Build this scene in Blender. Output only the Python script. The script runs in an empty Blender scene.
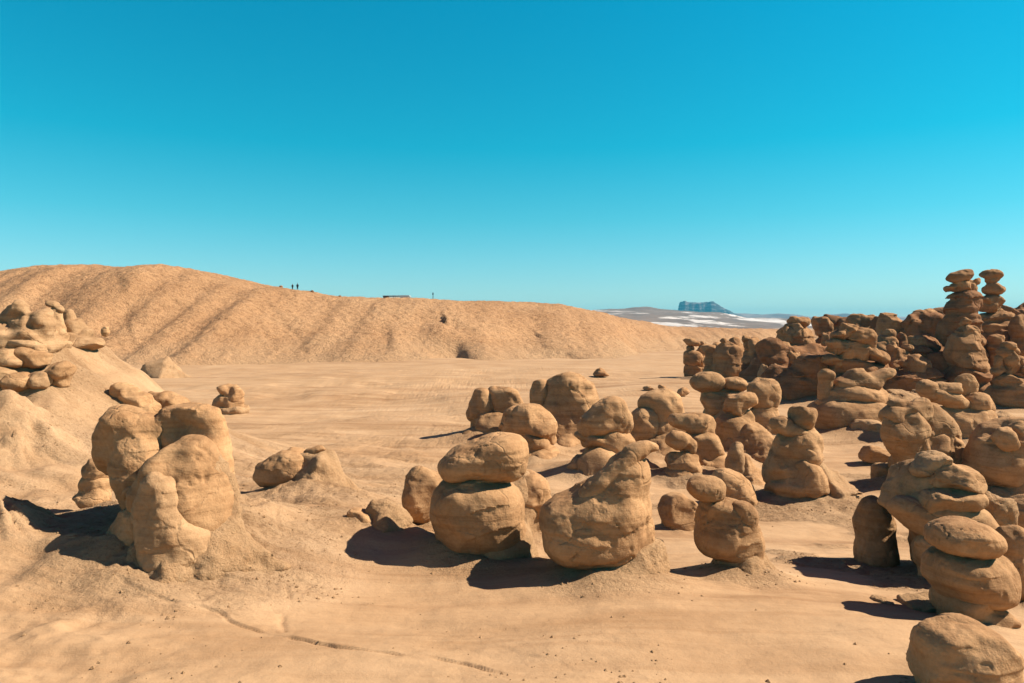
import bpy, math, random
import numpy as np

# ---------------------------------------------------------------- scene basics
S = bpy.context.scene
COL = S.collection
F, HOR, EYE = 740.0, 325.0, 8.0          # focal length in pixels, horizon row, eye height above the wash
W, H = 1024, 683
SUN_EL, SUN_AZ = 41.0, -4.0              # elevation; degrees behind the viewer's right hand

# ---------------------------------------------------------------- noise
_rng = np.random.default_rng(7)
_T = _rng.uniform(-1, 1, (64, 64, 64, 3)).astype(np.float32)

def noise(P, seed=0.0, ch=1):
    """smooth value noise on points (n,3); returns (n,) or (n,3)"""
    P = P + np.array([seed * 7.31, seed * 3.77, seed * 5.13])
    i = np.floor(P).astype(np.int64)
    f = (P - i).astype(np.float32)
    u = f * f * f * (f * (f * 6 - 15) + 10)
    i0 = i & 63
    i1 = (i + 1) & 63
    T = _T[..., 0] if ch == 1 else _T
    sh = (lambda a: a) if ch == 1 else (lambda a: a[:, None])
    ux, uy, uz = sh(u[:, 0]), sh(u[:, 1]), sh(u[:, 2])
    def row(y, z):
        a = T[i0[:, 0], y, z]; b = T[i1[:, 0], y, z]
        return a + (b - a) * ux
    a = row(i0[:, 1], i0[:, 2]); b = row(i1[:, 1], i0[:, 2])
    c = row(i0[:, 1], i1[:, 2]); d = row(i1[:, 1], i1[:, 2])
    a = a + (b - a) * uy
    c = c + (d - c) * uy
    return a + (c - a) * uz

def fbm(P, octs=4, seed=0.0, gain=0.5):
    s, a = 0, 1.0
    for o in range(octs):
        s = s + a * noise(P * (2.03 ** o), seed + o * 1.7)
        a *= gain
    return s

def xy0(x, y, fx=1.0, fy=1.0, z=0.0):
    return np.stack([x * fx, y * fy, np.full_like(x, z)], -1)

def sstep(a, b, x):
    t = np.clip((x - a) / (b - a), 0, 1)
    return t * t * (3 - 2 * t)

# ---------------------------------------------------------------- objects
def tag(o, label=None, cat=None, group=None, kind=None):
    if label: o['label'] = label
    if cat: o['category'] = cat
    if group: o['group'] = group
    if kind: o['kind'] = kind
    return o

def mesh_obj(name, V, Q, mat=None, parent=None, loc=(0, 0, 0), smooth=True, tris=None):
    me = bpy.data.meshes.new(name)
    V = np.asarray(V, np.float32)
    Q = np.asarray(Q, np.int32).reshape(-1, 4) if len(Q) else np.zeros((0, 4), np.int32)
    Tn = 0 if tris is None else len(tris)
    me.vertices.add(len(V)); me.vertices.foreach_set('co', V.ravel())
    loops = Q.ravel() if not Tn else np.concatenate([Q.ravel(), np.asarray(tris, np.int32).ravel()])
    tot = np.concatenate([np.full(len(Q), 4, np.int32), np.full(Tn, 3, np.int32)])
    me.loops.add(len(loops)); me.loops.foreach_set('vertex_index', loops.astype(np.int32))
    me.polygons.add(len(tot))
    st = np.concatenate([[0], np.cumsum(tot)[:-1]]).astype(np.int32)
    me.polygons.foreach_set('loop_start', st)
    me.polygons.foreach_set('loop_total', tot)
    me.update(calc_edges=True)
    me.polygons.foreach_set('use_smooth', np.full(len(tot), smooth))
    me.update()
    if mat: me.materials.append(mat)
    o = bpy.data.objects.new(name, me)
    COL.objects.link(o)
    if parent: o.parent = parent
    o.location = loc
    return o

def empty(name, loc):
    o = bpy.data.objects.new(name, None)
    COL.objects.link(o); o.location = loc; o.empty_display_size = 0.3
    return o

# ---------------------------------------------------------------- implicit rocks
def surface_nets(Fd, org, h):
    """quads of the zero level of a sampled field"""
    nx, ny, nz = Fd.shape
    neg = Fd < 0
    cor = [(0,0,0),(1,0,0),(0,1,0),(1,1,0),(0,0,1),(1,0,1),(0,1,1),(1,1,1)]
    cnt = np.zeros((nx-1, ny-1, nz-1), np.int8)
    for a, b, c in cor:
        cnt += neg[a:nx-1+a, b:ny-1+b, c:nz-1+c]
    act = (cnt > 0) & (cnt < 8)
    idx = -np.ones(act.shape, np.int64)
    I = np.argwhere(act)
    idx[act] = np.arange(len(I))
    acc = np.zeros((len(I), 3)); n = np.zeros(len(I))
    vals = [Fd[I[:,0]+a, I[:,1]+b, I[:,2]+c] for a, b, c in cor]
    for e0, e1 in [(0,1),(2,3),(4,5),(6,7),(0,2),(1,3),(4,6),(5,7),(0,4),(1,5),(2,6),(3,7)]:
        v0, v1 = vals[e0], vals[e1]
        m = (v0 < 0) != (v1 < 0)
        t = np.where(m, v0 / np.where(m, v0 - v1, 1), 0)
        p0, p1 = np.array(cor[e0]), np.array(cor[e1])
        acc += np.where(m[:, None], p0 + t[:, None] * (p1 - p0), 0); n += m
    V = (I + acc / n[:, None]) * h + org
    quads = []
    A = neg[:-1, 1:-1, 1:-1] != neg[1:, 1:-1, 1:-1]
    E = np.argwhere(A) + [0, 1, 1]
    def q(E, d1, d2, s):
        i = idx[E[:,0], E[:,1], E[:,2]]
        j = idx[E[:,0]-d1[0], E[:,1]-d1[1], E[:,2]-d1[2]]
        k = idx[E[:,0]-d1[0]-d2[0], E[:,1]-d1[1]-d2[1], E[:,2]-d1[2]-d2[2]]
        l = idx[E[:,0]-d2[0], E[:,1]-d2[1], E[:,2]-d2[2]]
        Q = np.stack([i, j, k, l], 1)
        Q[s] = Q[s][:, ::-1]
        return Q
    quads.append(q(E, (0,1,0), (0,0,1), ~neg[E[:,0], E[:,1], E[:,2]]))
    A = neg[1:-1, :-1, 1:-1] != neg[1:-1, 1:, 1:-1]
    E = np.argwhere(A) + [1, 0, 1]
    quads.append(q(E, (0,0,1), (1,0,0), ~neg[E[:,0], E[:,1], E[:,2]]))
    A = neg[1:-1, 1:-1, :-1] != neg[1:-1, 1:-1, 1:]
    E = np.argwhere(A) + [1, 1, 0]
    quads.append(q(E, (1,0,0), (0,1,0), ~neg[E[:,0], E[:,1], E[:,2]]))
    return V, np.concatenate(quads)

def normals(V, Q):
    n = np.cross(V[Q[:,2]] - V[Q[:,0]], V[Q[:,3]] - V[Q[:,1]])
    ix = Q.T.ravel()
    N = np.stack([np.bincount(ix, np.tile(n[:, c], 4), len(V)) for c in range(3)], 1)
    return N / (np.linalg.norm(N, axis=1)[:, None] + 1e-12)

def rock_mesh(lobes, vox, k=0.18, warp=0.10, rough=1.0, seed=0, strata=0.0, crease=1.0, cuts=5, cutd=0.80, plain=False):
    """lobes: (centre, radii, rotation in the x-z plane, exponent), metres"""
    lo = np.min([np.array(c) - max(r) * 1.05 for c, r, a, p in lobes], 0)
    hi = np.max([np.array(c) + max(r) * 1.05 for c, r, a, p in lobes], 0)
    R = float(np.mean([np.mean(r) for c, r, a, p in lobes]))
    lo = lo - 0.25 * R; hi = hi + 0.25 * R
    n = np.ceil((hi - lo) / vox).astype(int) + 1
    while n.prod() > 600000:
        vox *= 1.15; n = np.ceil((hi - lo) / vox).astype(int) + 1
    gx, gy, gz = (lo[i] + np.arange(n[i]) * vox for i in range(3))
    P = np.stack(np.meshgrid(gx, gy, gz, indexing='ij'), -1).reshape(-1, 3)
    wv = noise(P * (0.9 / R), seed, 3) * (warp * R) + noise(P * (2.1 / R), seed + 9, 3) * (warp * 0.42 * R)
    Pw = P + wv
    f = None
    for c, r, a, p in lobes:
        d = Pw - np.array(c)
        ca, sa = math.cos(a), math.sin(a)
        l0 = (d[:,0] * ca + d[:,2] * sa) / r[0]
        l1 = d[:,1] / r[1]
        l2 = (-d[:,0] * sa + d[:,2] * ca) / r[2]
        if p == 2:
            q = np.sqrt(l0*l0 + l1*l1 + l2*l2)
        else:
            q = (np.abs(l0)**p + np.abs(l1)**p + np.abs(l2)**p) ** (1.0 / p)
        q = np.maximum(q, 0.05)
        rg = np.random.default_rng(int(seed * 1000) + int(abs(c[0]) * 977 + abs(c[2]) * 331))
        dist = (q - 1) * min(r) * 0.6 + 0.4 * np.linalg.norm(d, axis=1) * (1 - 1 / q)
        for _ in range(cuts if p >= 2 else 0):
            nv = rg.normal(size=3); nv /= np.linalg.norm(nv)
            sup = math.sqrt(((np.array([nv[0]*ca + nv[2]*sa, nv[1], -nv[0]*sa + nv[2]*ca]) * np.array(r)) ** 2).sum())
            pl = d @ nv - sup * rg.uniform(cutd - 0.08, cutd + 0.10)
            ck = 0.13 * min(r)
            hh = np.clip(0.5 + 0.5 * (pl - dist) / ck, 0, 1)
            dist = dist * (1 - hh) + pl * hh + ck * hh * (1 - hh)
        kk = k * min(R, min(r) * 1.3)
        if f is None: f = dist
        else:
            hh = np.clip(0.5 + 0.5 * (f - dist) / kk, 0, 1)
            f = f * (1 - hh) + dist * hh - kk * hh * (1 - hh)
    if strata:
        lay = P[:, 2] / R * 3.1 + 0.5 * noise(P * (0.6 / R), seed + 4)
        lw = P[:, 2] / R * 1.5 + 0.35 * noise(P * (0.8 / R), seed + 5)
        saw = (1 - lw % 1.0) ** 1.6
        gt = sstep(-0.15, 0.35, noise(P * (0.75 / R), seed + 6))
        f = f - 2.2 * strata * R * (saw - 0.3) * gt
        f = f + 0.7 * strata * R * (noise(np.stack([lay, lay * 0, lay * 0], 1), seed) + 0.5 * noise(np.stack([lay * 2.7, lay * 0, lay * 0], 1), seed + 2))
    f = f.reshape(n)
    f[0] = f[-1] = 1; f[:, 0] = f[:, -1] = 1; f[:, :, 0] = f[:, :, -1] = 1
    V, Q = surface_nets(f, lo, vox)
    if len(Q) == 0: raise RuntimeError('empty rock')
    if plain: return V, Q
    N = normals(V, Q)
    d = 0.045 * R * noise(V * (1.5 / R), seed + 20) + 0.020 * R * noise(V * (3.6 / R), seed + 21)
    gate = sstep(-0.2, 0.5, noise(V * (1.0 / R), seed + 29)) * 0.8 + 0.2
    d += rough * gate * R * (0.012 * noise(V * (8.5 / R), seed + 22) + 0.007 * noise(V * (19.0 / R), seed + 23))
    cr = np.abs(noise(V * (0.8 / R) + 0.22 * noise(V * (2.6 / R), seed + 31, 3), seed + 30))
    d -= 0.11 * R * crease * np.clip(1 - cr / 0.035, 0, 1) ** 1.5 * sstep(0.0, 0.35, noise(V * (0.6 / R), seed + 33))
    pit = noise(V * (2.6 / R), seed + 40)
    d -= 0.05 * R * crease * sstep(0.45, 0.85, pit)
    V = V + N * d[:, None]
    return V, Q

# ---------------------------------------------------------------- terrain
def g2(x, y, cx, cy, sx, sy, p=1.0):
    return np.exp(-(((x - cx) / sx) ** 2 + ((y - cy) / sy) ** 2) ** p)

_PY = np.array([-60, 0, 8, 11, 16, 20, 25, 30, 37, 45, 60, 9000.])
_PZ = np.array([4.5, 3.5, 2.95, 2.68, 2.08, 1.62, 1.1, 0.70, 0.3, 0.08, 0.0, 0.0])
def h0(x, y):
    """the large forms of the wash and its banks"""
    w = 0.0
    yy = np.asarray(y, float)
    z = (np.interp(yy - 1.5, _PY, _PZ) + 2 * np.interp(yy, _PY, _PZ) + np.interp(yy + 1.5, _PY, _PZ)) / 4
    # big shoulder on the left
    xx = np.where(x < -26, (x + 26) * 0.45 - 26, x)
    z = z + 5.9 * g2(xx, y, -26.5, 38, 8.6, 9.0, 1.25) + 2.3 * g2(xx, y, -22, 34, 10.6, 11.0)
    # near left bank carrying the cluster
    z = z + 0.95 * g2(x, y, -9.5, 19.0, 5.5, 5.0) + 0.5 * g2(x, y, -13, 15.0, 4.0, 5.0)
    z = z + 0.55 * g2(x, y, -5.6, 25.5, 4.0, 3.0)
    # bank edge left of the boulder field, furrowed lumps at the left edge
    z = z + 0.80 * sstep(0.5, -0.9, x + 3.4 - (23 - y) * 0.5) * np.exp(-((y - 20.6) / 2.7) ** 2) * sstep(-12, -4, x)
    z = z - 0.35 * g2(x, y, 0.5, 21.5, 2.6, 2.4)
    z = z + 0.55 * g2(x, y, -7.9, 18.4, 2.2, 2.0)
    z = z + 1.3 * g2(x, y, -19.9, 29.4, 1.9, 1.7) + 0.9 * g2(x, y, -11.9, 16.9, 0.95, 1.1)
    z = z - 1.0 * g2(x, y, -21.4, 31.3, 1.2, 0.8)
    # gentle swells and shallow washes across the flat
    yy2 = np.asarray(y, float)
    z = z + sstep(28, 55, yy2) * sstep(240, 150, yy2) * sstep(34, 16, np.asarray(x, float) - 0.1 * yy2) * 0.55 * fbm(xy0(np.asarray(x, float) * 0.036 + yy2 * 0.012, yy2 * 0.05 - np.asarray(x, float) * 0.012), 3, 64)
    xf = np.asarray(x, float)
    z = z + 0.35 * sstep(88, 158, yy2 + 14 * noise(xy0(xf * 0.02, xf * 0.0 + yy2 * 0.01), 66) + 6 * noise(xy0(xf * 0.06, xf * 0.0), 67)) * sstep(75, 15, xf) * sstep(420, 260, yy2)
    # right side lies a little lower
    z = z - 0.35 * sstep(5, 12, x) * sstep(60, 25, y) * sstep(6, 14, y)
    # low swell under the right wall
    z = z + 1.2 * g2(x, y, 44, 88, 26, 16)
    return z

_DS = np.concatenate([np.arange(7, 60, 0.04), np.arange(60, 320, 0.25)])
def hit(px, py):
    """distance (along the view axis) at which the ray through a pixel meets the ground"""
    x = (px - 512) / F * _DS; z = EYE - (py - HOR) / F * _DS
    b = np.nonzero(z <= h0(x, _DS))[0]
    return float(_DS[b[0]]) if len(b) else 300.0

def wp(px, py, D):
    return np.array([(px - 512) / F * D, D, EYE - (py - HOR) / F * D])

CRACKS = []
def crack(pts):
    CRACKS.append(np.array([wp(px, py, hit(px, py))[:2] for px, py in pts]))
crack([(118, 586), (150, 596), (200, 609), (228, 618), (262, 628), (300, 640), (338, 647), (400, 656), (430, 654), (462, 660), (482, 664), (515, 676), (560, 680), (610, 678)])
crack([(286, 486), (272, 520), (285, 560), (288, 590), (282, 612), (290, 628)])
crack([(205, 578), (250, 582)])
crack([(530, 655), (580, 670), (640, 676)])

def poly_d(x, y, pl):
    best = np.full(x.shape, 1e9); side = np.zeros(x.shape)
    for a, b in zip(pl[:-1], pl[1:]):
        ab = b - a; L = (ab ** 2).sum()
        t = np.clip(((x - a[0]) * ab[0] + (y - a[1]) * ab[1]) / L, 0, 1)
        dx, dy = x - a[0] - t * ab[0], y - a[1] - t * ab[1]
        d = np.hypot(dx, dy)
        m = d < best
        best = np.where(m, d, best)
        side = np.where(m, np.sign(ab[0] * dy - ab[1] * dx), side)
    return best, side

MOUNDS = []       # (x, y, radius, height) skirts of sand round the rocks

def rough_mask(x, y):
    n = fbm(xy0(x, y, 0.22, 0.30), 4, 3.0)
    m = sstep(-0.05, 0.35, n + 0.55 * g2(x, y, -9, 19, 8, 6) + 0.35 * g2(x, y, 10, 20, 7, 7) - 0.25)
    slab = sstep(0.8, -0.3, y + 0.476 * (x + 7.7) - 15) * sstep(-14, -9, x)
    left = sstep(-2.5, -5.5, x) * (0.35 + 0.5 * sstep(-0.3, 0.4, noise(xy0(x, y, 0.5, 0.6), 7)))
    m = np.maximum(m, left)
    slab = np.maximum(slab, sstep(15.8, 14.2, y) * sstep(-7, -3.5, x))
    return m * (1 - 0.93 * slab)

def ground_h(x, y):
    z = h0(x, y)
    near = np.hypot(x, y) < 130
    for mx, my, r, a in MOUNDS:
        m = near & (np.abs(x - mx) < 3 * r) & (np.abs(y - my) < 3 * r)
        if m.any():
            d = np.hypot(x[m] - mx, y[m] - my) / r
            ang = np.arctan2(y[m] - my, x[m] - mx)
            nn = noise(np.stack([np.cos(ang) * 2.6 + mx, np.sin(ang) * 2.6 + my, d * 0.7], -1), 44)
            z[m] += a * np.exp(-(d * (1 + 0.22 * nn)) ** 2.0)
    xn, yn = x[near], y[near]
    d = 0.16 * fbm(xy0(xn, yn, 0.13, 0.17), 3, 11)
    d += 0.035 * fbm(xy0(xn, yn, 0.8, 1.1), 3, 12)
    # low flow terraces on the slab and in the wash
    s = 0.25 * xn + 1.0 * yn + 1.2 * noise(xy0(xn, yn, 0.12, 0.2), 15)
    d += 0.022 * noise(xy0(s * 1.3, xn * 0.06), 16) + 0.012 * noise(xy0(s * 3.6, xn * 0.12), 17)
    rm = rough_mask(xn, yn)
    p1 = fbm(xy0(xn, yn, 4.0, 4.6), 4, 18)
    d += rm * (0.035 * p1 + 0.03 * np.abs(fbm(xy0(xn, yn, 1.7, 2.4), 3, 19)))
    z[near] += d
    lb = sstep(-3.5, -8, xn)
    bed = z[near] * 2.3 + 0.5 * noise(xy0(xn, yn, 0.25, 0.25), 33)
    z[near] += lb * (0.17 * noise(np.stack([bed, bed * 0, bed * 0], -1), 34) + (0.12 * fbm(xy0(xn, yn, 0.75, 0.9), 4, 35) + 0.16 * (0.4 - np.abs(fbm(xy0(xn, yn, 0.33, 0.55), 3, 36))))  * sstep(60, 30, yn))
    for bx, by, br_, am in ((-19.9, 29.4, 2.6, 0.30), (-11.9, 16.9, 1.5, 0.20), (-7.6, 17.4, 2.4, 0.16)):
        m = np.hypot(x - bx, y - by) < br_ * 2
        dx, dy = x[m] - bx, y[m] - by
        an, rr = np.arctan2(dy, dx), np.hypot(dx, dy) / br_
        Pr = np.stack([np.cos(an) * 5.5 + bx, np.sin(an) * 5.5 + by, rr * 1.2], -1)
        z[m] -= am * np.exp(-(rr / 0.9) ** 4) * sstep(0.05, 0.4, rr) * np.clip(1 - np.abs(noise(Pr, 46)) * 3.2, 0, 1)
        z[m] += 0.5 * am * np.exp(-(rr / 0.9) ** 4) * fbm(xy0(x[m], y[m], 1.6, 1.6), 3, 47)
    c = (y > 8) & (y < 40) & (np.abs(x) < 14)
    xc, yc = x[c], y[c]
    wx = xc + 0.16 * noise(xy0(xc, yc, 1.3, 1.3), 25) + 0.03 * noise(xy0(xc, yc, 5, 5), 26)
    wy = yc + 0.16 * noise(xy0(xc, yc, 1.3, 1.3), 27) + 0.03 * noise(xy0(xc, yc, 5, 5), 28)
    for i, pl in enumerate(CRACKS):
        dd, sd = poly_d(wx, wy, pl)
        br = sstep(-0.35 if i == 0 else -0.2, 0.15 if i == 0 else 0.4, noise(xy0(xc, yc, 1.5, 1.5), 30 + i))
        g = [0.055, 0.05, 0.05, 0.06][i]
        wid = 0.032 if i == 0 else 0.036
        z[c] -= g * br * (sstep(-8.5, -3.5, xc) * 0.75 + 0.25 if i == 0 else 1) * np.exp(-(dd / wid) ** 2)
        if i in (0, 2, 3):
            z[c] += 0.035 * (0.3 + 0.7 * br) * np.where(sd > 0, np.exp(-dd / 0.9), 0) * sstep(0.0, 0.05, dd)
    return z
# ---------------------------------------------------------------- materials
def nodes(mat):
    mat.use_nodes = True
    nt = mat.node_tree
    b = nt.nodes['Principled BSDF']
    b.inputs['Specular IOR Level'].default_value = 0.12
    b.inputs['Roughness'].default_value = 0.95
    return nt, b

def nz(nt, vec, scale, detail=4, rough=0.55, dist=0.0):
    n = nt.nodes.new('ShaderNodeTexNoise')
    n.inputs['Scale'].default_value = scale; n.inputs['Detail'].default_value = detail
    n.inputs['Roughness'].default_value = rough; n.inputs['Distortion'].default_value = dist
    nt.links.new(vec, n.inputs['Vector'])
    return n.outputs['Fac']

def mapping(nt, vec, scale=(1, 1, 1), rot=(0, 0, 0)):
    m = nt.nodes.new('ShaderNodeMapping')
    m.inputs['Scale'].default_value = scale; m.inputs['Rotation'].default_value = rot
    nt.links.new(vec, m.inputs['Vector'])
    return m.outputs['Vector']

def ramp(nt, fac, stops, interp='LINEAR'):
    r = nt.nodes.new('ShaderNodeValToRGB'); r.color_ramp.interpolation = interp
    el = r.color_ramp.elements
    while len(el) < len(stops): el.new(0.5)
    for e, (p, c) in zip(el, stops):
        e.position = p; e.color = (*c, 1) if len(c) == 3 else c
    nt.links.new(fac, r.inputs['Fac'])
    return r.outputs['Color']

def mixc(nt, fac, a, b, mode='MIX'):
    m = nt.nodes.new('ShaderNodeMix'); m.data_type = 'RGBA'; m.blend_type = mode
    for sock, v in ((m.inputs[0], fac), (m.inputs[6], a), (m.inputs[7], b)):
        if isinstance(v, bpy.types.NodeSocket): nt.links.new(v, sock)
        elif isinstance(v, tuple): sock.default_value = (*v, 1)
        else: sock.default_value = v
    return m.outputs[2]

def math_n(nt, op, a, b=0.0, clamp=False):
    m = nt.nodes.new('ShaderNodeMath'); m.operation = op; m.use_clamp = clamp
    for s, v in ((m.inputs[0], a), (m.inputs[1], b)):
        if isinstance(v, bpy.types.NodeSocket): nt.links.new(v, s)
        else: s.default_value = v
    return m.outputs[0]

def bump(nt, height, strength, dist, prev=None):
    b = nt.nodes.new('ShaderNodeBump')
    b.inputs['Strength'].default_value = strength; b.inputs['Distance'].default_value = dist
    nt.links.new(height, b.inputs['Height'])
    if prev: nt.links.new(prev, b.inputs['Normal'])
    return b.outputs['Normal']

def world_pos(nt):
    return nt.nodes.new('ShaderNodeNewGeometry').outputs['Position']

AL = 0.78
def setcol(nt, b, c):
    nt.links.new(mixc(nt, 1.0, c, (AL, AL, AL), 'MULTIPLY'), b.inputs['Base Color'])

def rock_mat(name, dark, mid, light, scale=1.0):
    """weathered mudstone: blotches, faint beds, pits and grain"""
    m = bpy.data.materials.new(name); nt, b = nodes(m)
    P = world_pos(nt)
    oi = nt.nodes.new('ShaderNodeObjectInfo')
    n1 = nz(nt, P, 0.9 * scale, 5, 0.6, 0.4)
    c = ramp(nt, n1, [(0.30, dark), (0.50, mid), (0.72, light)])
    beds = nz(nt, mapping(nt, P, (0.25, 0.25, 3.2)), 1.1 * scale, 4, 0.6, 0.6)
    c = mixc(nt, 0.75, c, ramp(nt, beds, [(0.35, (0.72, 0.68, 0.64)), (0.50, (1.0, 0.99, 0.98)), (0.64, (1.14, 1.15, 1.16))]), 'MULTIPLY')
    fine = nz(nt, P, 11 * scale, 5, 0.7)
    c = mixc(nt, 0.6, c, ramp(nt, fine, [(0.32, (0.74, 0.70, 0.66)), (0.55, (1.0, 1.0, 1.0)), (0.75, (1.12, 1.10, 1.08))]), 'MULTIPLY')
    stain = nz(nt, P, 2.3 * scale, 3, 0.5, 1.0)
    c = mixc(nt, 0.5, c, ramp(nt, stain, [(0.60, (1, 1, 1)), (0.74, (0.66, 0.58, 0.52))]), 'MULTIPLY')
    hs = nt.nodes.new('ShaderNodeHueSaturation')
    nt.links.new(c, hs.inputs['Color'])
    v = math_n(nt, 'MULTIPLY_ADD', oi.outputs['Random'], 0.20); v.node.inputs[2].default_value = 0.90
    nt.links.new(v, hs.inputs['Value'])
    setcol(nt, b, hs.outputs['Color'])
    bn = bump(nt, beds, 0.35, 0.10 / scale)
    wv = nt.nodes.new('ShaderNodeVectorMath'); wv.operation = 'MULTIPLY_ADD'
    nt.links.new(nt.nodes.new('ShaderNodeTexNoise').outputs['Color'], wv.inputs[0]); wv.inputs[1].default_value = (0.9, 0.9, 0.9)
    wn = wv.inputs[0].links[0].from_node; wn.inputs['Scale'].default_value = 1.1 * scale; wn.inputs['Detail'].default_value = 4
    nt.links.new(P, wn.inputs['Vector']); nt.links.new(P, wv.inputs[2])
    vc = nt.nodes.new('ShaderNodeTexVoronoi'); vc.feature = 'DISTANCE_TO_EDGE'; vc.inputs['Scale'].default_value = 0.55 * scale
    nt.links.new(mapping(nt, wv.outputs[0], (1, 1, 1.4)), vc.inputs['Vector'])
    ck = math_n(nt, 'MAXIMUM', ramp(nt, vc.outputs['Distance'], [(0.0, (0, 0, 0)), (0.03, (1, 1, 1))]), ramp(nt, nz(nt, P, 0.8 * scale, 3), [(0.44, (1, 1, 1)), (0.56, (0, 0, 0))]))
    bn = bump(nt, ck, 0.45, 0.05 / scale, bn)
    bn = bump(nt, nz(nt, P, 5 * scale, 6, 0.62), 0.45, 0.07 / scale, bn)
    bn = bump(nt, nz(nt, P, 24 * scale, 5, 0.7), 0.55, 0.03 / scale, bn)
    vo = nt.nodes.new('ShaderNodeTexVoronoi'); vo.inputs['Scale'].default_value = 4.5 * scale
    nt.links.new(mapping(nt, P, (1, 1, 1.5)), vo.inputs['Vector'])
    pit = ramp(nt, vo.outputs['Distance'], [(0.05, (0, 0, 0)), (0.22, (1, 1, 1))])
    bn = bump(nt, pit, 0.12, 0.04 / scale, bn)
    nt.links.new(bn, b.inputs['Normal'])
    return m

M_ROCK = rock_mat('goblin mudstone', (0.38, 0.207, 0.098), (0.50, 0.284, 0.137), (0.57, 0.338, 0.170))
M_PALE = rock_mat('pale mudstone', (0.43, 0.250, 0.125), (0.49, 0.298, 0.155), (0.54, 0.338, 0.182))
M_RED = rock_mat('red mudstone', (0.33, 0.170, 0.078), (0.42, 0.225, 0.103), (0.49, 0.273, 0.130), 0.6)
M_DARK = rock_mat('dark and shaded red mudstone', (0.24, 0.112, 0.051), (0.31, 0.151, 0.069), (0.37, 0.186, 0.086), 0.6)  # wall's shade put into the colour; also used for the dark crest stone

def skirt_mat():
    m = bpy.data.materials.new('crumbled skirt'); nt, b = nodes(m)
    P = world_pos(nt)
    c = ramp(nt, nz(nt, P, 1.6, 6, 0.65), [(0.3, (0.46, 0.268, 0.134)), (0.55, (0.53, 0.324, 0.170)), (0.75, (0.57, 0.358, 0.196))])
    c = mixc(nt, 0.6, c, ramp(nt, nz(nt, P, 13, 4, 0.7), [(0.34, (0.78, 0.74, 0.70)), (0.55, (1, 1, 1))]), 'MULTIPLY')
    setcol(nt, b, c)
    bn = bump(nt, nz(nt, P, 6, 6, 0.7), 0.8, 0.14)
    bn = bump(nt, nz(nt, P, 22, 4, 0.7), 0.7, 0.04, bn)
    nt.links.new(bn, b.inputs['Normal'])
    return m
M_SKIRT = skirt_mat()

def ground_mat():
    m = bpy.data.materials.new('packed sand'); nt, b = nodes(m)
    P = world_pos(nt)
    at = nt.nodes.new('ShaderNodeAttribute'); at.attribute_name = 'crumbly'
    rough = at.outputs['Fac']
    big = nz(nt, P, 0.16, 5, 0.6, 0.8)
    c = ramp(nt, big, [(0.30, (0.47, 0.282, 0.147)), (0.50, (0.53, 0.330, 0.179)), (0.72, (0.58, 0.373, 0.212))])
    st = nz(nt, mapping(nt, P, (0.05, 0.62, 0.3), (0, 0, 0.16)), 1.6, 6, 0.62, 0.5)
    c = mixc(nt, 0.8, c, ramp(nt, st, [(0.34, (0.80, 0.75, 0.70)), (0.50, (1.0, 1.0, 1.0)), (0.68, (1.08, 1.09, 1.10))]), 'MULTIPLY')
    st2 = nz(nt, mapping(nt, P, (0.02, 0.16, 0.1), (0, 0, -0.10)), 1.0, 6, 0.7, 1.2)
    c = mixc(nt, 0.7, c, ramp(nt, st2, [(0.36, (0.74, 0.68, 0.64)), (0.46, (1.0, 1.0, 1.0)), (0.56, (1.02, 1.03, 1.04)), (0.66, (1.16, 1.21, 1.30))]), 'MULTIPLY')
    clod = nz(nt, P, 7.5, 5, 0.72)
    cl = ramp(nt, clod, [(0.33, (0.62, 0.56, 0.50)), (0.48, (1.0, 0.99, 0.98)), (0.7, (1.10, 1.09, 1.08))])
    fac = math_n(nt, 'MULTIPLY_ADD', rough, 0.75); fac.node.inputs[2].default_value = 0.12
    c = mixc(nt, fac, c, cl, 'MULTIPLY')
    fine = nz(nt, P, 38, 3, 0.7)
    c = mixc(nt, 0.35, c, ramp(nt, fine, [(0.3, (0.80, 0.77, 0.74)), (0.6, (1.05, 1.05, 1.05))]), 'MULTIPLY')
    setcol(nt, b, c)
    bn = bump(nt, st, 0.5, 0.12)
    bn = bump(nt, nz(nt, P, 3.0, 6, 0.65), 0.35, 0.10, bn)
    g = math_n(nt, 'MULTIPLY', nz(nt, P, 9.0, 6, 0.72), rough)
    bn = bump(nt, g, 0.9, 0.14, bn)
    g2_ = math_n(nt, 'MULTIPLY', nz(nt, mapping(nt, P, (1, 1.6, 2)), 2.6, 7, 0.7, 0.6), rough)
    bn = bump(nt, g2_, 0.55, 0.24, bn)
    bn = bump(nt, fine, 0.25, 0.02, bn)
    nt.links.new(bn, b.inputs['Normal'])
    return m

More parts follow.
